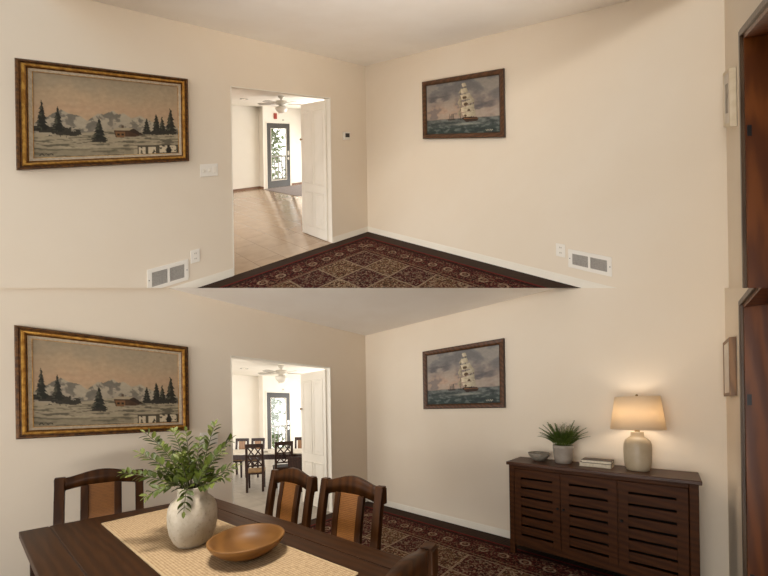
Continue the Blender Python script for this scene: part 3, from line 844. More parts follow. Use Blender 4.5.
# ================================================================== LOWER STOREY
STOREY = 'lower'
shell(); bifold(True)
mountain_painting(2.300, 3.308, 1.18, 1.938, 'snowy mountain painting in a gold frame above the dining table')
ship_painting(1.033, 2.038, 1.34, 2.053, 'sailing ship painting in a wooden frame beside the sideboard')
small_picture('small oak framed picture by the brown doorway of the lower room', M['oak_frame'], M['paper'], M['paper'])
switch_plate('ivory switch plate behind the leafy branches in the dining room', at(2.128, 0, 1.03, PI))
rug('dark red patterned rug under the dining table and sideboard', False)
ceiling_fan('white ceiling fan above the table beyond the lower doorway')
recessed_light('recessed ceiling light beyond the doorway of the dining room')
m = MB(M['fan_blade']); m.box(-.025, .025, -.02, 0, 0, .045); solo(m, 'door_sensor', 'small grey sensor over the glazed door of the lower room', 'sensor', at(-1.68, -5.25, 1.985, PI), bevel=.003)
railing('white balcony railing outside the glazed door of the lower room')
tree('green tree outside the glazed door of the lower room', -2.0, -8.6, 5)

# ---- dining table
TH = .76
BL, BR, FR, FL = (3.273, .828), (2.425, .881), (2.236, 2.6), (3.10, 2.6)
r = thing('dining_table', 'long dark brown wooden dining table with a woven runner on it', 'table', at(2.75, 1.7, 0))
off = Vector((2.75, 1.7))
def tq(u, v):           # u across from the wall-side edge, v along from the back edge
    a = Vector(BR).lerp(Vector(BL), u); b = Vector(FR).lerp(Vector(FL), u)
    p = a.lerp(b, v) - off
    return p
def slab(m, u0, u1, v0, v1, z0, z1, mi=0):
    q = [tq(u0, v0), tq(u1, v0), tq(u1, v1), tq(u0, v1)]
    m.hexa([(p.x, p.y, z0) for p in q] + [(p.x, p.y, z1) for p in q], mi)
m = MB([M['table'], M['groove']])
slab(m, 0, .118, 0, 1, TH - .032, TH); slab(m, .122, .878, 0, 1, TH - .032, TH); slab(m, .882, 1, 0, 1, TH - .032, TH); slab(m, .115, .885, .002, .998, TH - .034, TH - .003, 1)
m.build('tabletop', r, .003)
m = MB(M['table'])
slab(m, .06, .085, .05, .95, TH - .12, TH - .032); slab(m, .915, .94, .05, .95, TH - .12, TH - .032); slab(m, .06, .94, .04, .055, TH - .12, TH - .032); slab(m, .06, .94, .945, .96, TH - .12, TH - .032)
m.build('apron', r, .002)
for u, v in ((.075, .045), (.925, .045), (.075, .955), (.925, .955)):
    p = tq(u, v); m = MB(M['table']); m.bar((p.x, p.y, .012), (p.x, p.y, TH - .033), .07, .07, (0, 1, 0)); m.build('leg', r, .004)

# ---- runner, lying on the table
m = MB([M['runner'], M['runner_hem']])
RA, RB, RC, RD = (2.985, 1.02), (2.625, .995), (2.455, 2.41), (2.86, 2.45)
zb, zt = TH + .0006, TH + .004
def rq(u, v): 
    a = Vector(RA).lerp(Vector(RB), u); b = Vector(RD).lerp(Vector(RC), u); return a.lerp(b, v)
N = 12
G = [[m.v((*rq(i / N, j / N), zt)) for i in range(N + 1)] for j in range(N + 1)]
for j in range(N):
    for i in range(N):
        m.face([G[j][i], G[j][i + 1], G[j + 1][i + 1], G[j + 1][i]], 1 if 0 and i in (0, N - 1) else 0, False,
               [(.4 * a / N, 1.42 * b / N) for a, b in ((i, j), (i + 1, j), (i + 1, j + 1), (i, j + 1))])
edge = [rq(0, 0), rq(1, 0), rq(1, 1), rq(0, 1)]
e0 = [m.v((p.x, p.y, zb)) for p in edge]; e1 = [G[0][0], G[0][N], G[N][N], G[N][0]]
for i in range(4): m.bar((*edge[i], zt - .001), (*edge[(i + 1) % 4], zt - .001), .008, .004, (0, 0, 1), 1)
for v_ in e0: m.bm.verts.remove(v_)
solo(m, 'table_runner', 'woven beige table runner laid along the dining table', 'table runner', ROOM)

# ---- stoneware vase
RZ = TH + .004
VS, VT = 2.752, 1.678
m = MB(M['vase'])
prof = [(0, 0), (.052, 0), (.060, .004), (.074, .022), (.088, .058), (.094, .098), (.0945, .135), (.091, .165), (.081, .19), (.067, .204), (.058, .211), (.057, .235), (.061, .25), (.057, .253), (.051, .249), (.05, .215), (.06, .19), (.085, .14), (.08, .06), (.05, .02), (0, .018)]
m.lathe(prof, 56)
solo(m, 'stoneware_vase', 'grey textured stoneware vase on the runner holding green branches', 'vase', at(VS, VT, RZ))

# ---- green branches standing in the vase
TIPS = [(2.884, 1.501, 1.251), (2.915, 1.556, 1.17), (2.954, 1.468, 1.08), (2.904, 1.629, .997), (2.773, 1.475, 1.252), (2.762, 1.637, 1.252), (2.661, 1.69, 1.28), (2.641, 1.817, 1.22), (2.599, 1.759, 1.09), (2.709, 1.831, 1.048), (2.809, 1.765, .939), (2.825, 1.477, 1.19), (2.68, 1.549, 1.205), (2.61, 1.627, 1.145), (2.826, 1.416, 1.067), (2.729, 1.764, 1.093), (2.811, 1.703, 1.161), (2.707, 1.488, 1.106), (2.84, 1.67, 1.049), (2.6, 1.668, 1.023), (2.70, 1.60, 1.12), (2.77, 1.58, 1.14), (2.79, 1.53, 1.08), (2.66, 1.62, 1.07)]
MOUTH = Vector((VS, VT, RZ + .245))
r = thing('leafy_branches', 'bunch of green leafy branches in the grey vase on the dining table', 'plant', at(VS, VT, RZ + .02))
rng = random.Random(11)
def leaf_at(m, p, d, up, L, W, mi=0):
    d = d.normalized(); s_ = d.cross(up)
    if s_.length < 1e-3: s_ = d.cross(Vector((1, 0, 0)))
    s_.normalize(); n_ = s_.cross(d)
    ks = ((0, .0, 0), (.2, .62, .01), (.45, 1, .02), (.75, .72, .005), (1, 0, -.04))
    ce = [m.v(p + d * L * a + n_ * (L * c - W * .12)) for a, b, c in ks]
    lf = [m.v(p + d * L * a + s_ * W * b / 2 + n_ * L * (c + .02)) for a, b, c in ks[1:-1]]
    rt = [m.v(p + d * L * a - s_ * W * b / 2 + n_ * L * (c + .02)) for a, b, c in ks[1:-1]]
    for q, flip in ((lf, 0), (rt, 1)):
        fs = [[ce[0], ce[1], q[0]], [ce[1], ce[2], q[1], q[0]], [ce[2], ce[3], q[2], q[1]], [ce[3], ce[4], q[2]]]
        for f in fs: m.face(f[::-1] if flip else f, mi, True)
for n_t, tip in enumerate(TIPS):
    tip = Vector(tip)
    a0 = Vector((VS + rng.uniform(-.02, .02), VT + rng.uniform(-.02, .02), RZ + .03)); dirn = tip - MOUTH
    hor = Vector((dirn.x, dirn.y, 0)); hn = hor.normalized() if hor.length > 1e-4 else Vector((1, 0, 0))
    a1 = MOUTH + hn * min(.03, hor.length * .3)
    droop = tip.z < MOUTH.z + .03
    if droop: c1 = MOUTH + hn * .07 + Vector((0, 0, .05))
    else: c1 = a1 + Vector((hor.x * .28, hor.y * .28, dirn.z * .62))
    pts = [a0, a1]
    for i in range(1, 13):
        t = i / 12; pts.append(a1 * (1 - t) ** 2 + c1 * 2 * t * (1 - t) + tip * t * t)
    org = Vector((VS, VT, RZ + .02))
    pts = [p - org for p in pts]
    b = MB(M['stem']); b.tube(pts, [.0028 - .0016 * i / 13 for i in range(14)], 5); br = b.build('branch', r)
    m = MB([M['leaf'], M['leaf_young']])
    seg = pts[1:]; cum = [0]
    for p, q in zip(seg, seg[1:]): cum.append(cum[-1] + (q - p).length)
    tot = cum[-1]; x = min(.045, tot * .2); k = 0
    while x < tot:
        for i in range(len(seg) - 1):
            if cum[i + 1] >= x: break
        f = (x - cum[i]) / (cum[i + 1] - cum[i]); p = seg[i].lerp(seg[i + 1], f); d = (seg[i + 1] - seg[i]).normalized()
        side = d.cross(Vector((rng.uniform(-.3, .3) + .45, rng.uniform(-.3, .3) + .55, .7))).normalized()
        near = x / tot
        L = (.050 - .014 * near) * rng.uniform(.85, 1.12)
        for sg in (1, -1):
            dd = d * .75 + side * sg * .8 + Vector((rng.uniform(-.2, .2), rng.uniform(-.2, .2), rng.uniform(-.15, .2)))
            leaf_at(m, p, dd, Vector((rng.uniform(-.5, .5), rng.uniform(-.5, .5), 1)), L, L * .52, 1 if near > .8 and rng.random() < .6 else 0)
        x += .0225; k += 1
    leaf_at(m, seg[-1], seg[-1] - seg[-2], Vector((0, .2, 1)), .03, .014, 1)
    m.build('leaves', br, recalc=False)

# ---- wooden bowl
m = MB(M['bowl'])
m.lathe([(0, 0), (.055, 0), (.075, .004), (.108, .024), (.133, .046), (.143, .065), (.144, .070), (.139, .072), (.133, .067), (.117, .046), (.095, .03), (.06, .018), (0, .016)], 64)
solo(m, 'wooden_bowl', 'shallow brown wooden bowl on the runner in front of the vase', 'bowl', at(2.642, 1.963, RZ + .001))

# ---- dining chairs: crest rail, rattan splat
def dining_chair(label, mw, group):
    r = thing('dining_chair', label, 'chair', mw, group)
    W, D = .44, .42                                  # outer width, seat depth; faces +y
    yb, yt, HT, ZS = -.20, -.275, .940, .455         # rear post at seat / at top
    def ypost(z): return yb + (yt - yb) * max(0, (z - ZS)) / (HT - ZS) - .012 * math.sin(PI * max(0, z - ZS) / (HT - ZS)) * -1
    for sx in (-1, 1):
        x = sx * (W / 2 - .024)
        m = MB(M['chair'])
        zs = [.014, .25, ZS, .56, .68, .80, HT]
        P = [(x, yb - (.03 if z < .1 else 0) * 1 if z < ZS else ypost(z), z) for z in zs]
        m.sweep(P, .046, .036)
        m.box(x - .025, x + .025, ypost(HT) - .02, ypost(HT) + .02, HT - .090, HT - .009)
        m.build('rear_post', r, .003)
        m = MB(M['chair']); m.bar((x, D / 2 - .03, ZS - .03), (x, D / 2 - .03, .014), .044, .044, (0, 1, 0), 0, .72); m.build('leg', r, .003)
    m = MB(M['chair'])                               # crest rail, arched above and below
    n = 20; up, lo = [], []
    for i in range(n + 1):
        q = i / n; x = -W / 2 + .04 + q * (W - .08); k = math.sin(PI * q) ** 1.6
        up.append((x, HT - .006 + .036 * k)); lo.append((x, HT - .085 + .022 * math.sin(PI * q) ** .8))
    y0 = ypost(HT - .03)
    A = [m.v((x, y0 - .014 - .012 * math.sin(PI * i / n), z)) for i, (x, z) in enumerate(up)]; B = [m.v((x, y0 + .014 - .012 * math.sin(PI * i / n), z)) for i, (x, z) in enumerate(up)]
    C_ = [m.v((x, y0 - .010 - .012 * math.sin(PI * i / n), z)) for i, (x, z) in enumerate(lo)]; E_ = [m.v((x, y0 + .018 - .012 * math.sin(PI * i / n), z)) for i, (x, z) in enumerate(lo)]
    for i in range(n):
        m.face([A[i], A[i + 1], B[i + 1], B[i]], 0, True); m.face([C_[i + 1], C_[i], E_[i], E_[i + 1]], 0, True)
        m.face([A[i + 1], A[i], C_[i], C_[i + 1]], 0, True); m.face([B[i], B[i + 1], E_[i + 1], E_[i]], 0, True)
    m.face([A[0], B[0], E_[0], C_[0]]); m.face([A[n], C_[n], E_[n], B[n]])
    m.build('crest_rail', r)
    for sx in (-1, 1):
        m = MB(M['chair']); zs = [ZS + .05, .62, .74, HT - .064]
        P = [(sx * .082, ypost(z), z) for z in zs]
        m.sweep(P, .038, .024)
        m.build('stile', r, .002)
    m = MB(M['rattan'])
    zs = [ZS + .05, .62, .74, HT - .062]
    for a, b in zip(zs, zs[1:]):
        m.hexa([(-.066, ypost(a) - .005, a), (.066, ypost(a) - .005, a), (.066, ypost(a) + .005, a), (-.066, ypost(a) + .005, a),
                (-.066, ypost(b) - .005, b), (.066, ypost(b) - .005, b), (.066, ypost(b) + .005, b), (-.066, ypost(b) + .005, b)])
    o = m.build('woven_panel', r); o['label'] = 'honey coloured woven rattan panel'
    m = MB(M['chair']); m.box(-W / 2 + .045, W / 2 - .045, yb - .014, yb + .012, ZS + .015, ZS + .06); m.build('back_rail', r, .003)
    m = MB(M['chair']); m.hexa([(-W / 2 + .02, yb + .02, ZS - .03), (W / 2 - .02, yb + .02, ZS - .03), (W / 2, D / 2, ZS - .03), (-W / 2, D / 2, ZS - .03), (-W / 2 + .02, yb + .02, ZS), (W / 2 - .02, yb + .02, ZS), (W / 2, D / 2, ZS), (-W / 2, D / 2, ZS)]); m.build('seat', r, .008)
    m = MB(M['chair']); m.box(-W / 2 + .05, W / 2 - .05, D / 2 - .04, D / 2 - .02, ZS - .09, ZS - .03)
    for sx in (-1, 1): m.box(sx * (W / 2 - .034) - .009, sx * (W / 2 - .034) + .009, yb + .02, D / 2 - .05, ZS - .09, ZS - .03)
    m.build('apron', r, .002)
    return r
G_CH = 'chairs around the dining table'
dl = math.radians(1)
def chair_at(s, t, face_deg, off=.275):
    """(s, t) = middle of the back's top; face_deg = way the sitter faces, measured from +s towards +t"""
    a = math.radians(face_deg); f = Vector((math.cos(a), math.sin(a)))
    return at(s + f.x * off, t + f.y * off, 0, a - PI / 2)
C0 = dining_chair('rattan-back dining chair on the doorway side, farther along the table', chair_at(2.115, 1.445, 4), G_CH)
copy_tree(C0, chair_at(2.045, 1.930, 8), 'rattan-back dining chair in front of the patterned rug corner, facing the wooden bowl')
copy_tree(C0, chair_at(2.925, .405, 80), 'rattan-back dining chair at the table end under the mountain painting')
copy_tree(C0, chair_at(2.628, 2.742, 283), 'dark chair at the near table end, only a back post and rail showing')

# ---- sideboard
SBW, SBD, SBH = 1.215, .335, .85
SB = at(.012, 2.187, 0, PI / 2)      # x along the right wall, front at -y
SB = at(.02, 2.187 + SBW / 2, 0, PI / 2 + math.radians(-1.2))
r = thing('sideboard', 'dark brown wooden sideboard with slatted doors against the wall', 'sideboard', SB)
w2 = SBW / 2
m = MB(M['side_top']); m.box(-w2 - .014, w2 + .014, -SBD - .03, 0, SBH - .028, SBH); m.build('top', r, .004)
m = MB([M['sideboard'], M['inside']])
zb = .10
for sx in (-1, 1): 
    for y0, y1 in ((-SBD, -SBD + .045), (-.05, -.005)): m.box(sx * w2 - (.045 if sx > 0 else 0), sx * w2 + (.045 if sx < 0 else 0), y0, y1, .014, SBH - .028)
    m.box(sx * (w2 - .018) - .008, sx * (w2 - .018) + .008, -SBD + .045, -.05, zb, SBH - .028)
m.box(-w2 + .045, w2 - .045, -SBD + .004, -SBD + .03, zb, zb + .045); m.box(-w2 + .045, w2 - .045, -SBD + .004, -SBD + .03, SBH - .06, SBH - .028)
m.box(-w2 + .02, w2 - .02, -.02, -.008, zb, SBH - .03, 1); m.box(-w2 + .02, w2 - .02, -SBD + .03, -.02, zb, zb + .015, 1)
dw = (SBW - .09) / 3
for i in (1, 2): 
    x = -w2 + .045 + dw * i
    m.box(x - .008, x + .008, -SBD + .006, -.02, zb + .045, SBH - .06)
m.build('body', r, .003)
for i in range(3):
    x0 = -w2 + .045 + dw * i + .004; x1 = x0 + dw - .008; z0, z1 = zb + .048, SBH - .063
    m = MB(M['sideboard']); st = .055; y0, y1 = -SBD - .004, -SBD + .016
    m.box(x0, x0 + st, y0, y1, z0, z1); m.box(x1 - st, x1, y0, y1, z0, z1)
    m.box(x0 + st, x1 - st, y0, y1, z1 - .07, z1); m.box(x0 + st, x1 - st, y0, y1, z0, z0 + .05)
    a, b = z0 + .05, z1 - .07; n = 6; gap = .017; pitch = (b - a + 0) / n
    for k in range(n):
        m.box(x0 + st, x1 - st, y0 + .004, y1 - .003, a + gap + (b - a - gap) / n * k, a + (b - a - gap) / n * (k + 1))
    o = m.build('door', r, .002)
    m = MB(M['inside']); m.lathe([(0, 0), (.005, 0), (.005, .01), (.01, .014), (.01, .02), (0, .023)], 14)
    kx = (x1 - .018) if i == 0 else (x0 + .018)
    kb = m.build('knob', o); kb.rotation_euler = (PI / 2, 0, 0); kb.location = (kx, y0, .5)

# ---- things on the sideboard
m = MB([M['bowl_glaze'], M['bowl_rim']])
m.lathe([(0, 0), (.035, 0), (.04, .006), (.065, .024), (.085, .05), (.092, .07), (.089, .073), (.085, .07), (.075, .046), (.05, .022), (0, .014)], 44, mis=[0, 0, 0, 0, 0, 1, 1, 0, 0, 0])
solo(m, 'ceramic_bowl', 'small speckled grey ceramic bowl beside the potted fern', 'bowl', at(.15, 2.385, SBH))
r = thing('potted_fern', 'small green fern in a grey glazed pot on the sideboard', 'potted plant', at(.17, 2.585, SBH))
m = MB(M['glaze']); m.lathe([(0, 0), (.056, 0), (.062, .006), (.071, .05), (.076, .12), (.079, .128), (.079, .155), (.075, .158), (.071, .154), (.069, .12), (0, .118)], 44); m.build('pot', r)
m = MB(M['soil']); m.lathe([(0, .146), (.04, .148), (.072, .142), (.069, .12), (0, .12)], 28); m.build('soil', r)
m = MB([M['fern'], M['fern_tip']]); rng = random.Random(4)
for i in range(58):
    a = i * 2.39996; tilt = .16 + 1.12 * (i / 58) ** .8; L = rng.uniform(.17, .235) * (1.0 - .1 * tilt / 1.2) * (.72 if math.cos(a) < -.3 else 1)
    d = Vector((math.cos(a), math.sin(a), 0)); p = d * .018 * (1 + i / 30) + Vector((0, 0, .145)); pts = []
    for k in range(9):
        q = k / 8; th = tilt * (.5 + .72 * q)
        pts.append(p.copy()); p = p + (d * math.sin(th) + Vector((0, 0, math.cos(th)))) * L / 8
    m.tube(pts, .0014, 4, 0, False)
    for k in range(2, 9):
        dv = (pts[k] - pts[k - 1]).normalized(); sd = dv.cross(Vector((0, 0, 1)))
        if sd.length < .05: sd = Vector((-d.y, d.x, 0))
        sd.normalize(); ll = .036 * (1 - .55 * abs(k / 8 - .35))
        for sg in (1, -1): 
            leaf_at(m, pts[k], dv * .8 + sd * sg, Vector((0, 0, 1)), ll, ll * .36, 1 if k > 7 else 0)
            leaf_at(m, pts[k - 1].lerp(pts[k], .5), dv * .8 + sd * sg, Vector((0, 0, 1)), ll, ll * .34, 1 if k > 7 else 0)
m.build('foliage', r, recalc=False)
def book(name, label, mw, w, d, h, cov):
    r = thing(name, label, 'book', mw, None)
    m = MB(cov); m.box(-w / 2, w / 2, -d / 2, d / 2, 0, .003); m.box(-w / 2, w / 2, -d / 2, d / 2, h - .003, h); m.box(-w / 2, w / 2, d / 2 - .003, d / 2, .003, h - .003); m.build('cover', r, .001)
    m = MB(M['pages']); m.box(-w / 2 + .003, w / 2 - .003, -d / 2 + .004, d / 2 - .003, .003, h - .003); m.build('pages', r)
book('book', 'cream book at the bottom of the pair beside the lamp', at(.175, 2.825, SBH + .001, PI / 2 - .05), .215, .15, .030, M['book_light'])
book('book', 'dark covered book lying on top of the cream book', at(.175, 2.832, SBH + .032, PI / 2 - .02), .20, .14, .024, M['book_cover'])
# table lamp
LS, LT = .185, 3.085
r = thing('table_lamp', 'lit ceramic table lamp with a cream drum shade on the sideboard', 'lamp', at(LS, LT, SBH))
m = MB(M['lamp_base']); m.lathe([(0, 0), (.062, 0), (.068, .004), (.069, .014), (.078, .03), (.083, .08), (.085, .16), (.083, .2), (.074, .228), (.054, .246), (.041, .256), (.039, .285), (.038, .292), (.0, .292)], 48); m.build('base', r)
m = MB(M['brass']); m.lathe([(.016, .29), (.016, .305), (.010, .31), (.010, .335), (0, .335)], 20); m.build('neck', r)
m = MB(M['shade']); z0, z1 = .312, .558; R0, R1 = .165, .134; n = 64
m.lathe([(R0, z0), (R1, z1), (R1 - .002, z1), (R0 - .002, z0), (R0, z0)], n); m.build('shade', r)
m = MB(M['brass'])
for i in range(3):
    a = i * 2 * PI / 3; m.tube([(0, 0, z1 - .012), (math.cos(a) * (R1 - .003), math.sin(a) * (R1 - .003), z1 - .006)], .002, 6)
m.tube([(.0, .0, .33), (.03, 0, .36), (.045, 0, .44), (.03, 0, .52), (0, 0, z1 - .01)], .0018, 6); m.build('harp', r)
m = MB(M['brass']); m.lathe([(0, z1 - .014), (.005, z1 - .012), (.005, z1), (.009, z1 + .008), (.006, z1 + .016), (0, z1 + .018)], 14); m.build('finial', r)
ld = bpy.data.lights.new('bulb', 'POINT'); ld.energy = 2.4; ld.color = (1, .88, .74); ld.shadow_soft_size = .06
lo = bpy.data.objects.new('bulb', ld); col.objects.link(lo); lo.parent = r; lo.location = (0, 0, .42)

# ---- the second dining set, seen through the doorway (stands square to the camera)
def W2(x, y, z=0, rz=0): return Matrix.Translation((x, y, z)) @ Matrix.Rotation(rz, 4, 'Z')
r = thing('breakfast_table', 'pale topped brown table in the room beyond the lower doorway', 'table', W2(-2.42, 5.78, .002))
m = MB(M['cloth']); m.box(-.98, .98, -.27, .40, .565, .585); m.build('tabletop', r, .003)
m = MB(M['far_chair']); m.box(-.93, .93, -.24, -.225, .47, .565); m.box(-.93, .93, .35, .365, .47, .565); m.box(-.93, -.915, -.225, .35, .47, .565); m.box(.915, .93, -.225, .35, .47, .565); m.build('apron', r)
for x in (-.9, .9):
    for y in (-.2, .33): 
        m = MB(M['far_chair']); m.bar((x, y, .565), (x, y, 0), .06, .06, (0, 1, 0), 0, .8); m.build('leg', r)
def far_chair(label, mw, group, woods, w, d, hs, ht, style):
    r = thing('side_chair', label, 'chair', mw, group)
    for sx in (-1, 1):
        m = MB(woods[0]); x = sx * (w / 2 - .014)
        m.bar((x, -d / 2 - .02, 0), (x, -d / 2 + .015, hs), .036, .034, (0, 1, 0)); m.bar((x, -d / 2 + .015, hs), (x, -d / 2 - .03, ht), .036, .03, (0, 1, 0)); m.build('rear_post', r)
        m = MB(woods[0]); m.bar((x, d / 2 - .02, hs), (x, d / 2 - .02, 0), .034, .034, (0, 1, 0), 0, .8); m.build('leg', r)
    m = MB(woods[1]); m.box(-w / 2 - .005, w / 2 + .005, -d / 2, d / 2 + .01, hs - .012, hs + .014); m.build('seat', r, .004)
    m = MB(woods[0]); m.box(-w / 2 + .01, w / 2 - .01, -d / 2 + .02, d / 2 - .02, hs - .045, hs - .012); m.build('apron', r)
    m = MB(woods[0]); m.box(-w / 2 - .006, w / 2 + .006, -d / 2 - .042, -d / 2 - .018, ht - .055, ht + .01); m.build('top_rail', r, .003)
    y = lambda z: -d / 2 + .015 - .045 * (z - hs) / (ht - hs)
    if style == 'cross':
        za, zb_ = hs + .13, ht - .06; zc = (za + zb_) / 2
        m = MB(woods[0]); m.box(-w / 2 + .02, w / 2 - .02, y(hs + .1) - .008, y(hs + .1) + .008, hs + .09, hs + .115); m.build('back_rail', r)
        m = MB(woods[0]); m.box(-w / 2 + .02, w / 2 - .02, y(zc) - .008, y(zc) + .008, zc - .012, zc + .012); m.build('back_rail', r)
        m = MB(woods[0])
        for p, q in ((za - .02, zc), (zc, zb_ + .01)):
            for sg in (1, -1): m.bar((sg * (w / 2 - .03), y(q), q), (-sg * .0, y(p), p), 0.02, .016, (0, 1, 0)); m.bar((sg * (w / 2 - .03), y(p), p), (0, y(q), q), .018, .016, (0, 1, 0))
        m.build('cross_brace', r)
    elif style == 'splat':
        m = MB(woods[2]); m.hexa([(-.06, y(hs + .04) - .006, hs + .04), (.06, y(hs + .04) - .006, hs + .04), (.06, y(hs + .04) + .006, hs + .04), (-.06, y(hs + .04) + .006, hs + .04), (-.07, y(ht - .04) - .006, ht - .04), (.07, y(ht - .04) - .006, ht - .04), (.07, y(ht - .04) + .006, ht - .04), (-.07, y(ht - .04) + .006, ht - .04)]); m.build('splat', r)
    else:
        m = MB(woods[0]); m.box(-w / 2 + .012, w / 2 - .012, y(ht) - .002, y(hs) + .006, hs + .01, ht); m.build('back_panel', r)
    return r
GF = 'chairs around the table beyond the doorway'
dk = [M['far_chair'], M['far_chair'], M['tan_chair']]; dt_ = [M['far_chair'], M['seat_pad'], M['tan_chair']]; tn = [M['tan_chair'], M['seat_pad'], M['tan_chair']]
far_chair('dark cross-back chair with a tan seat nearest the doorway edge', W2(-2.225, 5.27, .002, .30), GF, dt_, .275, .33, .33, .795, 'cross')
far_chair('dark cross-back chair with a dark seat beside the glazed door view', W2(-1.86, 5.56, .002, .45), GF, dk, .30, .36, .335, .80, 'cross')
far_chair('brown splat-back chair behind the pale table, beside the doorway edge', W2(-3.055, 6.38, .002, PI), GF, dt_, .27, .32, .36, .765, 'splat')
far_chair('brown splat-back chair behind the pale table, next to the glazed door', W2(-2.715, 6.38, .002, PI), GF, dt_, .27, .32, .36, .765, 'splat')
far_chair('brown chair at the table corner close to the folding door', W2(-1.78, 6.33, .002, PI), GF, dt_, .25, .32, .36, .775, 'splat')
far_chair('dark solid-back chair at the end of the pale table', W2(-1.50, 5.22, .002, .1), GF, dk, .22, .30, .33, .575, 'panel')
m = MB(M['dish']); m.lathe([(0, 0), (.05, 0), (.09, .018), (.1, .03), (.097, .031), (.085, .02), (.05, .008), (0, .007)], 28)
solo(m, 'white_dish', 'small white dish on the pale table beyond the doorway', 'dish', W2(-2.25, 5.72, .588))

# ================================================================== section cut and upper rake
bpy.context.view_layer.update()
def rake(p): return p + UPV * (RAKE * p.y)
done = set()
for root in UPPER:
    mw_root = root.matrix_world.copy(); base_new = rake(mw_root.translation)
    tree_ = [root] + list(root.children_recursive)
    mats_ = {o: o.matrix_world.copy() for o in tree_}
    for o in tree_:
        if o.type == 'MESH':
            me = o.data
            if me.users > 1: me = o.data = me.copy()
            mw = mats_[o]
            for v in me.vertices: v.co = rake(mw @ v.co) - base_new
            me.update()
    for o in tree_:
        o.matrix_parent_inverse = Matrix.Identity(4)
        o.matrix_basis = Matrix.Translation(base_new) if o is root else Matrix.Identity(4)
bpy.context.view_layer.update()
# the storeys are cut along the plane through the front edge of the lower ceiling
PN = (UPV - Vector((0, SEAM, 0))).normalized(); PC = Vector((0, 0, EYE))
for ch in CUT_VENT.children: CUT.append((ch, 'upper'))
for o in FRONT:
    bm = bmesh.new(); bm.from_mesh(o.data)
    inv = o.matrix_world.inverted()
    bmesh.ops.bisect_plane(bm, geom=bm.verts[:] + bm.edges[:] + bm.faces[:], plane_co=inv @ Vector((0, 2.1, 0)), plane_no=inv.to_3x3() @ Vector((0, 1, 0)), clear_inner=True)
    bmesh.ops.holes_fill(bm, edges=[e for e in bm.edges if e.is_boundary], sides=0)
    bm.to_mesh(o.data); bm.free()
for o, keep in CUT:
    bm = bmesh.new(); bm.from_mesh(o.data)
    inv = o.matrix_world.inverted()
    pc = inv @ PC; pn = (inv.to_3x3() @ PN).normalized()
    g = bm.verts[:] + bm.edges[:] + bm.faces[:]
    res = bmesh.ops.bisect_plane(bm, geom=g, plane_co=pc, plane_no=pn, clear_inner=keep == 'upper', clear_outer=keep != 'upper')
    ed = [e for e in res['geom_cut'] if isinstance(e, bmesh.types.BMEdge)]
    if ed: bmesh.ops.holes_fill(bm, edges=[e for e in bm.edges if e.is_boundary], sides=0)
    bm.to_mesh(o.data); bm.free()

# ================================================================== light, camera
w = bpy.data.worlds.new('sky'); scene.world = w; w.use_nodes = True
k = NT(w); bg = k.n['Background']; bg.inputs[0].default_value = (1, .975, .945, 1)
# overcast sky, brightest on the garden side of the house
sx = k.new('ShaderNodeSeparateXYZ'); k.l.new(k.new('ShaderNodeTexCoord').outputs['Generated'], sx.inputs[0])
k.l.new(k.math('MULTIPLY_ADD', k.step(.15, .7, sx.outputs[1]), 1.9, .40), bg.inputs[1])
def area(name, mw, sx, sy, power, color):
    l = bpy.data.lights.new(name, 'AREA'); l.shape = 'RECTANGLE'; l.size = sx; l.size_y = sy; l.energy = power; l.color = color
    o = bpy.data.objects.new(name, l); col.objects.link(o); o.matrix_world = mw; return o
# added area lights standing in for daylight at the far rooms' unseen side openings
FAR_LIGHTS = []
for z in (0, 1):
    for s_, ry in ((2.95, 1), (-2.85, -1)):
        p = ROOM @ Vector((s_, -2.85, 1.3))
        if z: p = rake(p)
        mw = Matrix.Translation(p) @ Matrix.Rotation(YAW + PI, 4, 'Z') @ Matrix.Rotation(ry * PI / 2, 4, 'Y')
        FAR_LIGHTS.append(area('added_daylight', mw, 1.6, 4.2, ((56, 108), (55, 128))[z][0 if ry > 0 else 1], (1, .985, .96)))

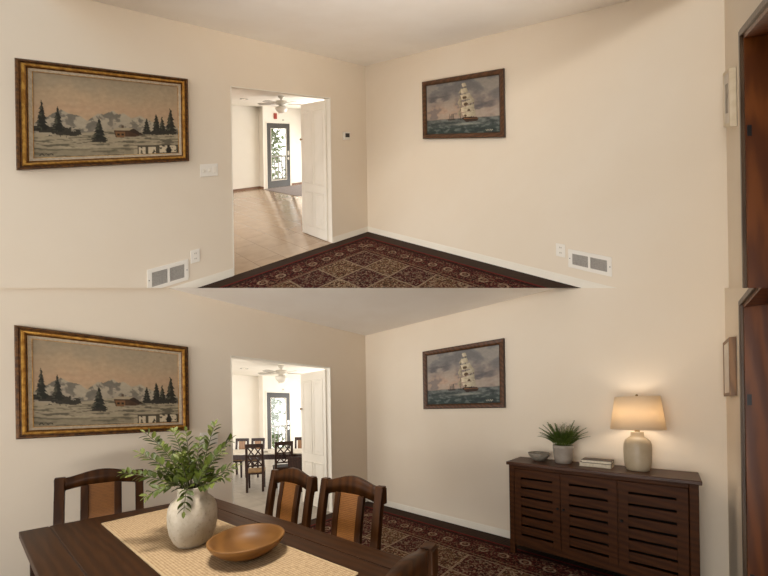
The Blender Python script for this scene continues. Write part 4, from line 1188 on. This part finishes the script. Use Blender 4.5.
# added unseen fill behind the camera: sideways from the left, upwards from the floor
def aim(p, q, up=(0, 0, 1)):
    z = (Vector(p) - Vector(q)).normalized(); x = Vector(up).cross(z).normalized(); y = z.cross(x)
    return Matrix.Translation(p) @ Matrix((x, y, z)).transposed().to_4x4()
WARM = (1, .975, .935)
LIGHTS = [('added_daylight', (-8.5, -6.9, 1.7), (1.2, 3, 1.6), (0, 0, 1), 5, 2.8, 440),
          ('added_daylight', (-8.5, -6.9, 5.2), (1.2, 3.2, 5), (0, 0, 1), 5, 2.8, 45),
          ('added_floor_fill', (.3, -1.6, .04), (.3, -.6, 3), (0, 1, 0), 4, 2, 245),
          ('added_floor_fill', (-3.4, -2.6, .04), (-2.0, -1.0, 3), (0, 1, 0), 3, 3, 135)]
ROOM_LIGHTS = []
for nm, p_, q_, u_, sx_, sy_, e_ in LIGHTS: ROOM_LIGHTS.append(area(nm, aim(p_, q_, u_), sx_, sy_, e_, WARM))
ul = bpy.data.lights.new('added_ceiling_fill', 'SPOT'); ul.energy = 920; ul.color = WARM; ul.spot_size = math.radians(54); ul.spot_blend = 1; ul.shadow_soft_size = .25  # unseen spot added below the frame to brighten the upper ceiling
uo = bpy.data.objects.new('added_ceiling_fill', ul); col.objects.link(uo); uo.matrix_world = aim((.55, .4, .6), (.05, 1.75, 5.2))
ROOM_LIGHTS.append(uo)
# unseen spot added above the frame to brighten the dining table and its things
pl = bpy.data.lights.new('added_table_fill', 'SPOT'); pl.energy = 340; pl.color = (1, .93, .84); pl.spot_size = math.radians(52); pl.spot_blend = .8; pl.shadow_soft_size = .3
po = bpy.data.objects.new('added_table_fill', pl); col.objects.link(po); po.matrix_world = aim((-.75, 1.0, 3.5), (-.78, 1.3, .76), (0, 1, 0))

cd = bpy.data.cameras.new('camera'); cam = bpy.data.objects.new('camera', cd); col.objects.link(cam)
cd.sensor_fit = 'HORIZONTAL'; cd.sensor_width = 36; cd.lens = FOC / 768 * 36
cd.shift_y = (410.1 - 288) / 768; cd.clip_start = .02; cd.clip_end = 200
ex = Vector((math.cos(ROLL), 0, -math.sin(ROLL))); ey = UPV; ez = Vector((0, -1, 0))
cam.matrix_world = Matrix(((ex.x, ey.x, ez.x, 0), (ex.y, ey.y, ez.y, 0), (ex.z, ey.z, ez.z, EYE), (0, 0, 0, 1)))
scene.camera = cam
vs = scene.view_settings
vs.view_transform = 'Standard'; vs.look = 'None'; vs.gamma = 1; vs.use_curve_mapping = False; vs.exposure = 0
